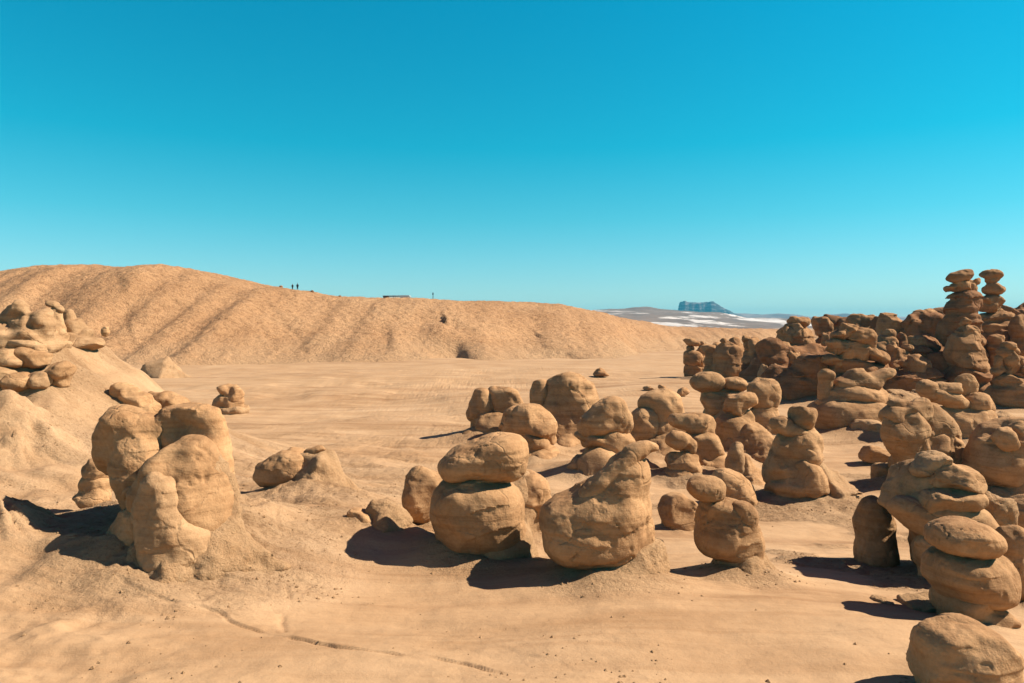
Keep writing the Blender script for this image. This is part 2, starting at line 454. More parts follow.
def hill_mat():
    m = bpy.data.materials.new('clay scree'); nt, b = nodes(m)
    P = world_pos(nt)
    c = ramp(nt, nz(nt, P, 0.035, 4, 0.6, 0.6), [(0.32, (0.465, 0.252, 0.120)), (0.52, (0.535, 0.300, 0.147)), (0.72, (0.59, 0.345, 0.176))])
    sp = nz(nt, P, 0.9, 5, 0.75)
    c = mixc(nt, 0.75, c, ramp(nt, sp, [(0.37, (0.60, 0.54, 0.49)), (0.49, (0.98, 0.98, 0.98)), (0.62, (1.16, 1.16, 1.15))]), 'MULTIPLY')
    down = nz(nt, mapping(nt, P, (0.22, 0.035, 0.05)), 1.0, 5, 0.6, 0.5)
    c = mixc(nt, 0.35, c, ramp(nt, down, [(0.36, (0.82, 0.78, 0.74)), (0.60, (1.08, 1.08, 1.08))]), 'MULTIPLY')
    sep = nt.nodes.new('ShaderNodeSeparateXYZ'); nt.links.new(P, sep.inputs[0])
    low = math_n(nt, 'MULTIPLY_ADD', nz(nt, P, 0.08, 4, 0.6), 3.0)
    nt.links.new(math_n(nt, 'MULTIPLY_ADD', sep.outputs['Z'], -0.30), low.node.inputs[2])
    low.node.inputs[2].links[0].from_node.inputs[2].default_value = 0.2
    c = mixc(nt, math_n(nt, 'MULTIPLY', low, 0.5, True), c, (0.56, 0.345, 0.185))
    setcol(nt, b, c)
    bn = bump(nt, sp, 0.8, 0.6)
    bn = bump(nt, nz(nt, P, 1.8, 4, 0.7), 0.6, 0.30, bn)
    nt.links.new(bn, b.inputs['Normal'])
    return m

def far_mat(name, base, pale, lo, hi, scale):
    m = bpy.data.materials.new(name); nt, b = nodes(m)
    P = world_pos(nt)
    n = nz(nt, mapping(nt, P, (0.0042 * scale, 0.0022 * scale, 0.030 * scale), (0, 0.16, 0.5)), 1.0, 6, 0.6, 0.7)
    c = ramp(nt, n, [(lo, base), (hi, pale)])
    c = mixc(nt, 0.7, c, ramp(nt, nz(nt, P, 0.012 * scale, 6, 0.7), [(0.35, (0.6, 0.55, 0.52)), (0.6, (1.08, 1.08, 1.08))]), 'MULTIPLY')
    setcol(nt, b, c)
    return m

def flat_mat(name, col, rough=0.8):
    m = bpy.data.materials.new(name); nt, b = nodes(m)
    c = mixc(nt, 0.5, col, ramp(nt, nz(nt, world_pos(nt), 6, 4), [(0.3, (0.8, 0.8, 0.8)), (0.7, (1.1, 1.1, 1.1))]), 'MULTIPLY')
    setcol(nt, b, c); b.inputs['Roughness'].default_value = rough
    return m

# ---------------------------------------------------------------- grids
def axis(a, b, step, ratio, lo, hi, knee):
    """fine between a and b, growing outwards to lo and hi"""
    mid = np.arange(a, b + step * 0.5, step)
    def grow(start, end):
        out, s, p = [], step, start
        while p < end:
            s = min(s * (ratio if abs(p) < knee else 1.05), 600); p += s; out.append(p)
        return np.array(out)
    up = grow(b, hi); dn = -grow(-a, -lo)
    return np.concatenate([dn[::-1], mid, up])

def grid_obj(name, X, Y, Z, mat, attr=None):
    ny, nx = X.shape
    V = np.stack([X.ravel(), Y.ravel(), Z.ravel()], 1)
    i = np.arange(ny * nx).reshape(ny, nx)
    Q = np.stack([i[:-1, :-1], i[:-1, 1:], i[1:, 1:], i[1:, :-1]], -1).reshape(-1, 4)
    o = mesh_obj(name, V, Q, mat)
    if attr is not None:
        a = o.data.attributes.new('crumbly', 'FLOAT', 'POINT')
        a.data.foreach_set('value', attr.ravel().astype(np.float32))
    return o

def build_ground():
    xs = axis(-10.5, 11.5, 0.055, 1.013, -9000, 9000, 42)
    ys = axis(10.6, 22.0, 0.055, 1.009, -60, 9500, 100)
    ys = np.sort(np.concatenate([ys, np.arange(10.6275, 15.8, 0.055)]))
    X, Y = np.meshgrid(xs, ys)
    x, y = X.ravel(), Y.ravel()
    Z = ground_h(x, y)
    rm = np.zeros_like(x); n = np.hypot(x, y) < 130
    rm[n] = rough_mask(x[n], y[n]) * sstep(75, 35, y[n])
    for mx, my, r, a in MOUNDS:
        d = np.hypot(x - mx, y - my) / r
        rm = np.maximum(rm, 0.8 * np.exp(-(d / 1.15) ** 4))
    tag(grid_obj('ground', X, Y, Z.reshape(X.shape), ground_mat(), rm), kind='structure')

# crest of the clay hill: pixel column, pixel row, distance
_CR = [(-420, 300, 196), (-200, 292, 194), (-60, 279, 190), (0, 272, 190), (25, 266, 190), (60, 264, 191), (130, 265, 192), (180, 265, 196), (230, 276, 198), (262, 284, 199),
       (290, 289, 200), (340, 295, 205), (385, 298, 210), (430, 299, 215), (480, 300, 222), (530, 301, 230), (560, 304, 238),
       (600, 312, 252), (640, 319, 268), (680, 326, 285), (740, 328, 320), (790, 329, 350), (900, 331, 390), (1100, 333, 420), (1400, 335, 420)]
_c = np.array(_CR, float)
_cx = (_c[:, 0] - 512) / F * _c[:, 2]; _cz = EYE - (_c[:, 1] - HOR) / F * _c[:, 2]; _cy = _c[:, 2]
_BS = [(-420, 122), (-100, 124), (130, 128), (250, 132), (400, 142), (500, 150), (600, 165), (680, 205), (760, 260), (900, 320), (1400, 350)]
_b = np.array(_BS, float); _bx = (_b[:, 0] - 512) / F * _b[:, 1]; _by = _b[:, 1]
GUL = []
for pts in ([(449, 324, 176), (454, 331, 168), (461, 341, 160), (471, 352, 154), (490, 362, 148), (520, 370, 140), (548, 380, 128)],
            [(550, 330, 184), (562, 337, 178), (576, 345, 172), (592, 352, 165)],
            [(384, 312, 180), (388, 330, 166), (386, 350, 155)],
            [(100, 285, 176), (118, 310, 165), (128, 345, 152)], [(250, 300, 182), (285, 330, 168), (300, 352, 158)]):
    GUL.append(np.array([((p - 512) / F * d, d) for p, r, d in pts]))

def hill_h(x, y):
    zc = np.interp(x, _cx, _cz); yc = np.interp(x, _cx, _cy); yb = np.interp(x, _bx, _by)
    wob = noise(xy0(x, y, 0.028, 0.0), 50) * 14 + noise(xy0(x, y, 0.08, 0.0), 51) * 7 + noise(xy0(x, y, 0.25, 0.0), 56) * 2.0
    s = (y - yb - wob) / (yc - yb)
    t = np.clip(s, -0.3, 1)
    prof = np.where(t > 0, 0.5 * np.sin(np.clip(t, 0, 1) * math.pi / 2) ** 1.30 + 0.5 * np.sin(np.clip(t, 0, 1) * math.pi / 2) ** 2.0, t * 1.2)
    z = zc * prof
    back = np.clip((y - yc) / 60, 0, 3)
    z = z - 3.0 * back ** 2 * (s > 1)
    mid = np.clip(s, 0, 1) * np.clip(1 - s, 0, 1) * 4
    warp = 9 * noise(xy0(x, y, 0.02, 0.03), 52)
    rid = 1 - np.abs(noise(xy0(x + warp - 0.35 * y, y, 0.055, 0.008), 53)) * 2
    rid2 = 1 - np.abs(noise(xy0(x + warp + 0.2 * y, y, 0.14, 0.018), 54)) * 2
    z = z + mid * (0.25 * rid + 0.2 * rid2 + 0.7 * noise(xy0(x - 0.3 * y + warp, y, 0.03, 0.012), 57) + 1.1 * fbm(xy0(x - 0.2 * y + warp, y, 0.022, 0.018), 3, 58))
    # rounded spur coming forward on the left
    z = z - 0.3 * np.exp(-((x + 105) / 40) ** 2) * (s > 0.3) + 1.2 * np.exp(-((x + 98) / 15) ** 2 - ((y - 168) / 14) ** 2)
    dep = [(5.0, 4.0), (3.2, 3.6), (0.5, 1.2), (0.6, 3.0), (0.5, 3.0)]
    for pl, (a, w) in zip(GUL, dep):
        d, sd = poly_d(x, y, pl)
        # gully: soft western side, steep eastern bank
        ww = np.where(sd > 0, w * 0.42, w * 2.0)
        a = a * sstep(2.0, 15.0, np.hypot(x - pl[0][0], y - pl[0][1]))
        z = z - a * np.exp(-(d / ww) ** 2) * np.clip(s * 3, 0.05, 1)
        z = z + 0.3 * a * np.exp(-((d - 1.5 * w) / (w * 0.8)) ** 2) * (sd > 0) * np.clip(s * 3, 0, 1)
    z = z + sstep(-0.05, 0.15, s) * (0.20 * fbm(xy0(x, y, 0.9, 0.8), 2, 60) + 0.25 * fbm(xy0(x, y, 0.12, 0.1), 3, 61))
    return z - 0.25

def build_hill():
    xs = np.concatenate([np.arange(-330, -175, 2.0), np.arange(-175, 150, 0.45), np.arange(150, 640, 3.0)])
    ys = np.concatenate([np.arange(104, 240, 0.45), np.arange(240, 520, 2.5)])
    X, Y = np.meshgrid(xs, ys)
    Z = hill_h(X.ravel(), Y.ravel()).reshape(X.shape)
    # let the sheet dip below the wash along its rim
    edge = np.minimum.reduce([X - xs[0], xs[-1] - X, Y - ys[0], ys[-1] - Y])
    Z = np.minimum(Z, -2.0 + edge * 0.9)
    tag(grid_obj('hill', X, Y, Z, hill_mat()), kind='structure')

def build_far():
    # striped badlands
    prof = np.array([(300, 330), (480, 322), (560, 310), (590, 309), (612, 307.5), (640, 307), (680, 309.5), (720, 312.5), (745, 317), (790, 320), (850, 320), (1000, 320), (1300, 322), (1600, 328)], float)
    D = 2600.0
    px, pz = (prof[:, 0] - 512) / F * D, EYE - (prof[:, 1] - HOR) / F * D
    xs = np.arange(-900, 4000, 14.0); ys = np.arange(1500, 3300, 14.0)
    X, Y = np.meshgrid(xs, ys); x, y = X.ravel(), Y.ravel()
    top = np.interp(x * D / np.clip(y, 1800, 3300), px, pz)
    s = np.clip((y - 1550) / (D - 1550), 0, 1)
    z = top * s ** 1.1 * np.where(y > D, np.clip(1 - (y - D) / 600, 0, 1), 1)
    r = fbm(xy0(x + 0.5 * y, y, 0.004, 0.003), 5, 70)
    z = z + (9 * r + 5 * fbm(xy0(x, y, 0.011, 0.011), 4, 71)) * np.clip(s * 4, 0, 1) * np.where(y > D, np.clip(1 - (y - D) / 600, 0, 1), 1) * 0.8 - 3
    tag(grid_obj('badland_hills', X, Y, z.reshape(X.shape), far_mat('banded badlands', (0.25, 0.17, 0.125), (0.88, 0.80, 0.74), 0.51, 0.57, 1.0)), kind='structure')
    # low blue mesas beyond
    D = 5200.0
    prof = np.array([(500, 330), (570, 312), (590, 310), (640, 309), (700, 311), (760, 314.5), (772, 313), (790, 314), (806, 317), (828, 317), (838, 313), (848, 315.5), (870, 318), (930, 316), (1000, 318), (1200, 322)], float)
    px, pz = (prof[:, 0] - 512) / F * D, EYE - (prof[:, 1] - HOR) / F * D
    xs = np.arange(-200, 5000, 26.0); ys = np.arange(4300, 5900, 40.0)
    X, Y = np.meshgrid(xs, ys); x, y = X.ravel(), Y.ravel()
    top = np.interp(x, px, pz)
    s = np.clip(1 - np.abs(y - D) / 750, 0, 1)
    z = top * np.clip(s * 1.25, 0, 1) ** 0.8 + 7 * fbm(xy0(x, y, 0.004, 0.004), 4, 75) * s - 3
    tag(grid_obj('distant_mesas', X, Y, z.reshape(X.shape), far_mat('mesa slopes', (0.22, 0.16, 0.15), (0.42, 0.34, 0.31), 0.45, 0.62, 0.6)), kind='structure')
    # the flat-topped butte
    D = 5000.0
    def bz(row): return EYE - (row - HOR) / F * D
    xs = np.arange(1050, 1720, 7.0); ys = np.arange(4700, 5320, 10.0)
    X, Y = np.meshgrid(xs, ys); x, y = X.ravel(), Y.ravel()
    pc = 512 + x / D * F
    prof = np.array([(670, 318), (676, 313.5), (680.2, 312), (681.2, 302.2), (683, 300.8), (686, 302), (694, 302.3), (704, 302.2), (710, 301.0), (714, 303.4), (719, 306.5), (724, 309), (732, 313), (748, 317), (770, 322)], float)
    rim = np.interp(pc, prof[:, 0], prof[:, 1])
    foot = np.interp(pc, [670, 685, 715, 760], [318, 312.5, 312.5, 320])
    dd = np.abs(y - D) + 30 * fbm(xy0(x, y, 0.012, 0.004), 4, 80)
    cl = sstep(120, 80, dd)
    tal = np.clip(1 - (dd - 80) / 210, 0, 1)
    z = bz(foot) * np.clip(tal, 0, 1) + np.maximum(bz(rim) - bz(foot), 0) * cl + 3 * fbm(xy0(x, y, 0.02, 0.02), 3, 81) * tal - 4
    tag(grid_obj('butte', X, Y, z.reshape(X.shape), far_mat('butte cliffs', (0.10, 0.075, 0.075), (0.45, 0.40, 0.39), 0.50, 0.64, 2.2)), kind='structure')

# ---------------------------------------------------------------- sky, sun, air, camera
def build_light():
    w = bpy.data.worlds.new('World'); S.world = w; w.use_nodes = True
    nt = w.node_tree; bg = nt.nodes['Background']
    sky = nt.nodes.new('ShaderNodeTexSky'); sky.sky_type = 'NISHITA'; sky.sun_disc = False
    sky.sun_elevation = math.radians(SUN_EL)
    d = np.array([math.cos(math.radians(SUN_AZ)), -math.sin(math.radians(SUN_AZ))])
    sky.sun_rotation = math.atan2(d[0], d[1])
    sky.altitude = 1500; sky.dust_density = 0.3; sky.ozone_density = 1.0
    bg.inputs['Strength'].default_value = 0.10
    out = sky.outputs['Color']
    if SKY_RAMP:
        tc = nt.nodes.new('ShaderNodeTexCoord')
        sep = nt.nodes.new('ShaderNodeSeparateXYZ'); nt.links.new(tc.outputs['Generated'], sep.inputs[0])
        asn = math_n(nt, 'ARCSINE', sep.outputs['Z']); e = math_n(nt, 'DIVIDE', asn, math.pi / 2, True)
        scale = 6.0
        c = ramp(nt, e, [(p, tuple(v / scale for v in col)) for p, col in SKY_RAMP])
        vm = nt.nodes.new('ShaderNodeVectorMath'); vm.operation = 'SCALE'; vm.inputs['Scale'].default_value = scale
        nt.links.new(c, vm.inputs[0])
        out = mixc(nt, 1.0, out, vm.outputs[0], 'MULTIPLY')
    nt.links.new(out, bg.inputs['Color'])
    L = bpy.data.lights.new('sun', 'SUN'); L.energy = 5.0; L.angle = math.radians(0.53); L.color = (1.0, 0.91, 0.77)
    o = bpy.data.objects.new('sun', L); COL.objects.link(o)
    el = math.radians(SUN_EL)
    to = np.array([d[0] * math.cos(el), d[1] * math.cos(el), math.sin(el)])
    from mathutils import Vector
    o.rotation_euler = Vector(-to).to_track_quat('-Z', 'Y').to_euler()
    o.location = (60, -20, 80)

def build_haze():
    b = 6600.0
    x0, x1, y0, y1, z0, z1 = -9100, 9100, -100, 9600, -12.0, 205.0
    V = [(x, y, z) for z in (z0, z1) for x, y in ((x0, y0), (x1, y0), (x1, y1), (x0, y1))]
    Q = [(3, 2, 1, 0), (4, 5, 6, 7), (0, 1, 5, 4), (1, 2, 6, 5), (2, 3, 7, 6), (3, 0, 4, 7)]
    m = bpy.data.materials.new('thin haze'); m.use_nodes = True; nt = m.node_tree
    nt.nodes.remove(nt.nodes['Principled BSDF'])
    v = nt.nodes.new('ShaderNodeVolumePrincipled')
    v.inputs['Color'].default_value = (0.10, 0.58, 0.85, 1); v.inputs['Density'].default_value = HAZE
    v.inputs['Anisotropy'].default_value = 0.0
    nt.links.new(v.outputs[0], nt.nodes['Material Output'].inputs['Volume'])
    tag(mesh_obj('haze', V, Q, m, smooth=False), kind='stuff')

def build_camera():
    c = bpy.data.cameras.new('camera'); c.sensor_fit = 'HORIZONTAL'; c.sensor_width = 36
    c.lens = 36 * F / W
    c.shift_y = -(HOR - H / 2) / W * -1.0
    c.clip_start = 0.1; c.clip_end = 30000
    o = bpy.data.objects.new('camera', c); COL.objects.link(o)
    o.location = (0, 0, EYE); o.rotation_euler = (math.radians(90), 0, 0)
    S.camera = o
    S.view_settings.view_transform = 'Standard'; S.view_settings.look = 'None'
    S.view_settings.exposure = EXPOSURE; S.view_settings.gamma = 1.0
    S.cycles.use_denoising = True
    S.cycles.max_bounces = 6; S.cycles.diffuse_bounces = 1; S.cycles.volume_bounces = 0

SKY_RAMP = None
HAZE = 0.00011
EXPOSURE = 0.0
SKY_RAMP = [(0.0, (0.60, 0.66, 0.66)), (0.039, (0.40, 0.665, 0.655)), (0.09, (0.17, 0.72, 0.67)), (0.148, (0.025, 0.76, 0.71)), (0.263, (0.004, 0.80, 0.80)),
            (0.34, (0.05, 0.33, 0.46)), (0.44, (0.50, 0.065, 0.20)), (1.0, (0.70, 0.045, 0.16))]  # upper stops: unseen sky above the frame, darkened and made purple to tint shadows
EXPOSURE = 0.95

# ---------------------------------------------------------------- rocks
# A lobe is (column, row, half width, half height[, tilt in degrees, push away in pixels, half depth, exponent]),
# measured at the rock's own distance and turned into metres there.
def lobes_at(D, ls):
    out = []
    for l in ls:
        cx, cy, rx, ry = l[:4]
        rot = l[4] if len(l) > 4 else 0
        dz = l[5] if len(l) > 5 else 0
        rz = l[6] if len(l) > 6 and l[6] else 0.55 * rx + 0.45 * min(rx, ry) if False else (l[6] if len(l) > 6 and l[6] else 0.5 * (rx + min(rx, 1.6 * ry)))
        p = l[7] if len(l) > 7 else 2.35
        s = D / F
        Dz = D + dz * s
        c = ((cx - 512) / F * Dz, Dz, EYE - (cy - HOR) / F * Dz)
        g = 1.10 if p >= 2 else 1.0
        out.append((c, (rx * s * g, rz * s * g * 1.12, ry * s * g), math.radians(rot), p))
    return out

JOBS = []
def rock(name, label, cat, base, parts, group=None, mat=None, D=None, res=1.5, skirt=0.42, foot=None, cfg=None, fix=False):
    """parts: list of (part name, material or None, lobes[, options]); one part -> the rock is that one mesh.
    foot: (column, row, half width, height) of the cone of crumbled rock it stands on"""
    mat = mat or M_ROCK
    if fix: gap = HOR + (EYE - float(h0(np.array([(base[0] - 512) / F * D]), np.array([D]))[0])) / D * F - base[1]
    else: D, gap = min(hit(*base), D or 400), 0
    bx = (base[0] - 512) / F * D
    bz = float(h0(np.array([bx]), np.array([D]))[0])
    if foot:
        c, r, hw, hh = foot
        parts = list(parts) + [('skirt', mat, [(c, r, hw * 1.12, hh * 1.08, 0, 0, hw * 1.1, 1.7), (c, r, hw * 1.5, hh * 0.55, 0, 0, hw * 1.4, 1.2)], dict(APR, rough=2.0))]
    gr = HOR + (EYE - bz) / D * F
    if abs(gr - base[1]) > 5: print('ROW', name, label[:40], 'base', base, 'ground row %.0f' % gr, 'D %.1f hit %.1f' % (D, hit(*base)))
    if gap > 3 and fix == 'wall':
        hw = max(l[2] for l in parts[-1][2]) * 0.95
        lp = list(parts[-1]); lp[2] = list(lp[2]) + [(base[0], base[1] + gap * 0.5 - 4, hw, gap * 0.5 + 12)]
        parts = list(parts[:-1]) + [tuple(lp)]
    loc = np.array([bx, D, bz])
    todo = []
    for i, pt in enumerate(parts):
        kw = dict(k=0.24, warp=0.15, rough=1.1, strata=0.018)
        if cfg: kw.update(cfg)
        if len(pt) > 3: kw.update(pt[3])
        kw['seed'] = (len(JOBS) * 7 + i) * 0.73 + 1
        todo.append((pt[0], pt[1] or mat, lobes_at(D, pt[2]), res * D / F, kw))
    JOBS.append((name, label, cat, group, loc, todo))
    if skirt:
        wide = max(abs(l[0] - base[0]) + l[2] for pt in parts for l in pt[2]) * D / F * 0.85
        MOUNDS.append((loc[0], D, max(0.4, wide * 1.02), min(0.9, skirt * wide * 0.95)))

def build_rocks():
    from concurrent.futures import ThreadPoolExecutor
    flat = [t for j in JOBS for t in j[5]]
    with ThreadPoolExecutor(4) as ex:
        res = list(ex.map(lambda t: rock_mesh(t[2], t[3], **t[4]), flat))
    it = iter(res)
    for name, label, cat, group, loc, todo in JOBS:
        root = tag(empty(name, loc), label, cat, group, 'thing') if len(todo) > 1 else None
        for pn, m, L, vox, kw in todo:
            V, Q = next(it)
            if root: mesh_obj(pn, V - loc, Q, m, root)
            else: tag(mesh_obj(name, V - loc, Q, m, None, loc), label, cat, group, 'thing')

G_L = 'eroded rocks on the left bank'
G_M = 'goblin rocks on the wash floor'
G_R = 'goblin rocks on the right side'
G_W = 'rocks of the right rock wall'
APR = dict(k=0.8, warp=0.26, rough=3.0, strata=0.02, crease=0.8, cuts=1)

def left_rocks():
    P = M_PALE
    t = 'rock'
    rock('eroded_ridge', 'pale saddle-shaped rock ridge with two bumps on top of the left shoulder', t, (25, 345), [
        ('ridge', P, [(9, 318, 7, 13), (19, 317, 9, 16), (28, 328, 14, 15), (42, 326, 10, 16), (26, 342, 30, 14)])], G_L, D=44, skirt=0.1, res=1.3)
    rock('slab_boulder', 'smooth lens-shaped slab at the left edge in front of the pale saddle ridge', t, (8, 338), [
        ('slab', P, [(6, 329, 20, 8.5, -8, 0, 16)])], G_L, D=44, skirt=0, res=1.3)
    rock('pinnacle', 'thin pale pinnacle with a nodding top on the left shoulder skyline', 'pinnacle', (56, 340), [
        ('cap', P, [(53, 304.5, 6, 3.6, -20), (60, 309, 4, 4)]), ('shaft', P, [(56, 315, 5.5, 10), (56, 327, 7.5, 12), (57, 338, 10, 9)])], G_L, D=44, skirt=0.1, res=1.2)
    rock('rock_fin', 'pale pointed fin sloping down right beside the thin pinnacle', t, (74, 342), [
        ('fin', P, [(69, 318, 5, 8), (73, 328, 9, 10), (79, 337, 11, 9)])], G_L, D=44, skirt=0.1, res=1.2)
    rock('slab_boulder', 'long low pale slab below the pointed fin on the left shoulder', t, (78, 346), [
        ('slab', P, [(80, 342, 20, 7, -8, 0, 15)])], G_L, D=44, skirt=0.05)
    rock('slab_boulder', 'small oval slab tilted below the thin pinnacle', t, (60, 349), [
        ('slab', P, [(60, 344, 11, 5.5, -22)])], G_L, D=44, skirt=0.05)
    rock('slab_boulder', 'broad flat ledge slab under the lens-shaped slab at the left edge', t, (20, 352), [
        ('slab', P, [(20, 346, 26, 7, 0, 0, 16), (36, 349, 11, 6)])], G_L, D=44, skirt=0.05)
    rock('slab_boulder', 'rounded pale slab at the left edge, second below the lens-shaped slab', t, (5, 364), [
        ('slab', P, [(6, 359, 19, 8, -12, 0, 14)])], G_L, D=44, skirt=0.05)
    rock('wedge_boulder', 'wedge boulder with a flat top and dark undercut side on the left slope', 'boulder', (34, 369), [
        ('wedge', None, [(33, 358, 16, 8, -8, 0, 11, 3.0), (27, 358, 8, 9, 0, 0, 9, 3)])], G_L, D=44, skirt=0)
    rock('rounded_boulder', 'small pale boulder cut by the left edge above the dark hollow', 'boulder', (3, 382), [
        ('boulder', P, [(3, 375, 12, 8, -25)])], G_L, D=44, skirt=0)
    rock('rounded_boulder', 'egg-shaped boulder overhanging the dark hollow at the left edge', 'boulder', (20, 391), [
        ('boulder', None, [(20, 382, 13.5, 8.5, 12)])], G_L, D=44, skirt=0)
    rock('rounded_boulder', 'pale knob right of the egg-shaped overhanging boulder', 'boulder', (40, 388), [
        ('boulder', P, [(39, 380, 11, 8), (44, 382, 7, 6)])], G_L, D=44, skirt=0.1)
    rock('shield_boulder', 'brown shield-shaped boulder set in the left slope beside the pale knob', 'boulder', (60, 386), [
        ('shield', None, [(59, 371, 13, 9, 10), (61, 378, 9, 11)])], G_L, D=44, skirt=0.2)
    rock('small_stone', 'small upright stone standing alone below the clay hill', 'stone', (106, 337), [
        ('stone', None, [(106, 331, 3.6, 5)])], G_L, D=48, skirt=0, res=0.8, fix=True)
    rock('hill_knob', 'small dark-topped knob with a pale streak below it on the hill slope', t, (146, 352), [
        ('knob', M_RED, [(146, 339, 5, 2.6), (146, 346, 4.5, 8)])], G_L, D=158, skirt=0, res=0.8, fix=True)
    rock('sand_knoll', 'low pale knoll where the left slope meets the flat wash', 'knoll', (164, 378), [
        ('knoll', M_SKIRT, [(163, 372, 11, 10), (168, 382, 30, 26, 0, 0, 24, 1.0)], dict(APR))], G_L, skirt=0)
    rock('knob_rock', 'round knob with a tapering tail behind the arched formation', t, (128, 408), [
        ('knob', None, [(121, 391, 8.5, 9), (129, 395, 11, 9), (138, 402, 13, 9)])], G_L, D=46, skirt=0.3)
    rock('knob_rock', 'smaller low knob touching the arched formation from behind', t, (138, 414), [
        ('knob', None, [(134, 404, 6.5, 7), (141, 405, 10, 9), (147, 410, 12, 8)])], G_L, D=46, skirt=0.1)
    rock('knob_rock', 'dark-sided rock half buried in sand right of the tapering knob', t, (160, 410), [
        ('knob', None, [(153, 399, 8, 9), (163, 401, 13, 10), (172, 406, 14, 9)])], G_L, D=46, skirt=0.25)
    rock('goblin_rock', 'two-headed little goblin rock alone above the arched formation', 'goblin rock', (229, 414), [
        ('head', None, [(227, 391, 8.5, 6.5), (234, 394, 8.5, 8.5)]), ('body', None, [(222, 402, 8, 9), (233, 404, 9, 9)]), ('foot', M_SKIRT, [(231, 411, 14, 6)], APR)], G_L, skirt=0.3, res=1.2)
    # the arched formation
    rock('rock_formation', 'large lumpy formation with an arched ridge, domes and a long shadow on the left bank', 'rock formation', (166, 548), [
        ('shoulder', None, [(120, 424, 19, 16, 0, 46), (117, 444, 18, 20, 0, 42), (132, 450, 16, 32, 8, 34), (146, 428, 28, 14, 0, 50), (140, 480, 22, 36, 0, 24), (112, 458, 10, 16, 0, 44)], dict(k=0.8, cuts=1)),
        ('ridge', None, [(164, 424, 26, 9, 32, 50), (186, 412, 22, 8, 8, 50), (204, 414, 11, 9, -30, 42), (211, 432, 10, 22, 0, 38), (190, 436, 30, 24, 0, 64), (216, 468, 15, 40, 0, 34), (220, 500, 14, 36, 0, 30)], dict(k=0.6, cuts=1)),
        ('dome', None, [(189, 458, 20, 16, -12, 4), (166, 467, 20, 11, 28, 4), (200, 474, 17, 25, 0, 6), (182, 496, 30, 30, 0, 4), (200, 522, 32, 40, 0, 4), (165, 520, 26, 40, 0, 4)], dict(k=0.8, cuts=1)),
        ('front_dome', M_PALE, [(160, 488, 13, 14, 0, -26), (164, 506, 17, 24, 0, -20), (169, 533, 23, 34, 0, -20), (178, 552, 30, 30, 0, -22)], dict(k=0.9, rough=1.6, cuts=1)),
        ('knob', None, [(141, 514, 11, 10, 0, -12), (130, 524, 13, 16, 0, -6), (146, 530, 15, 16, 0, -18), (128, 545, 20, 18, 0, -8)], dict(k=0.6, rough=1.8)),
        ('shard', M_PALE, [(127, 492, 3, 8, -35, 0)]),
        ('skirt', M_SKIRT, [(200, 566, 88, 120, 0, 6, 70, 0.95), (215, 545, 40, 70, 0, 10, 34, 1.2), (150, 570, 60, 40, 0, -8, 50, 1.0)], dict(APR, k=1.0))],
        G_L, skirt=0.12, res=1.5, cfg=dict(strata=0.020, crease=0.8))
    rock('goblin_rock', 'short rounded pillar standing free in shadow left of the arched formation', 'goblin rock', (98, 503), [
        ('head', None, [(99, 466, 11, 9), (98, 474, 13, 11)]), ('body', None, [(97, 488, 14, 15), (96, 498, 16, 10)])], G_L, D=24, skirt=0.2)
    rock('loose_stone', 'egg-sized round stone lying at the shadow tip below the arched formation', 'stone', (92, 561), [
        ('stone', None, [(92, 555, 5.5, 4.5)])], G_L, skirt=0, res=1.0)
    rock('loose_stone', 'rough flat stone just above the round stone on the left bank', 'stone', (80, 549), [
        ('stone', M_SKIRT, [(80, 544, 9, 5, -30)])], G_L, skirt=0, res=1.0)
    rock('sand_hump', 'low rock hump with a flat cap and dark hollow, left of the boulder field', t, (312, 492), [
        ('left_hump', None, [(284, 466, 17, 13, 0, 0, 20), (272, 474, 16, 12), (296, 470, 16, 16)], dict(k=0.7, rough=1.4, cuts=1)),
        ('right_hump', M_SKIRT, [(318, 496, 62, 56, 0, 2, 50, 1.0), (322, 468, 16, 14, 0, 2), (308, 456, 12, 6, 10)], dict(APR)),
        ('cap', None, [(315, 450.5, 10, 3.4, 14)])], G_L, D=28, skirt=0.5)
    rock('sand_hump', 'tiny low hump with a dark left hollow, left one of a joined pair', t, (358, 522), [
        ('hump', None, [(356, 515, 9, 6.5), (364, 520, 14, 8)])], G_L, skirt=0.3)
    rock('sand_hump', 'tiny pale hump with a notch on top, right one of a joined pair', t, (384, 524), [
        ('hump', M_SKIRT, [(378, 510, 6, 8), (387, 514, 11, 11), (388, 524, 28, 18, 0, 0, 0, 1.3)], dict(APR))], G_L, skirt=0.3)

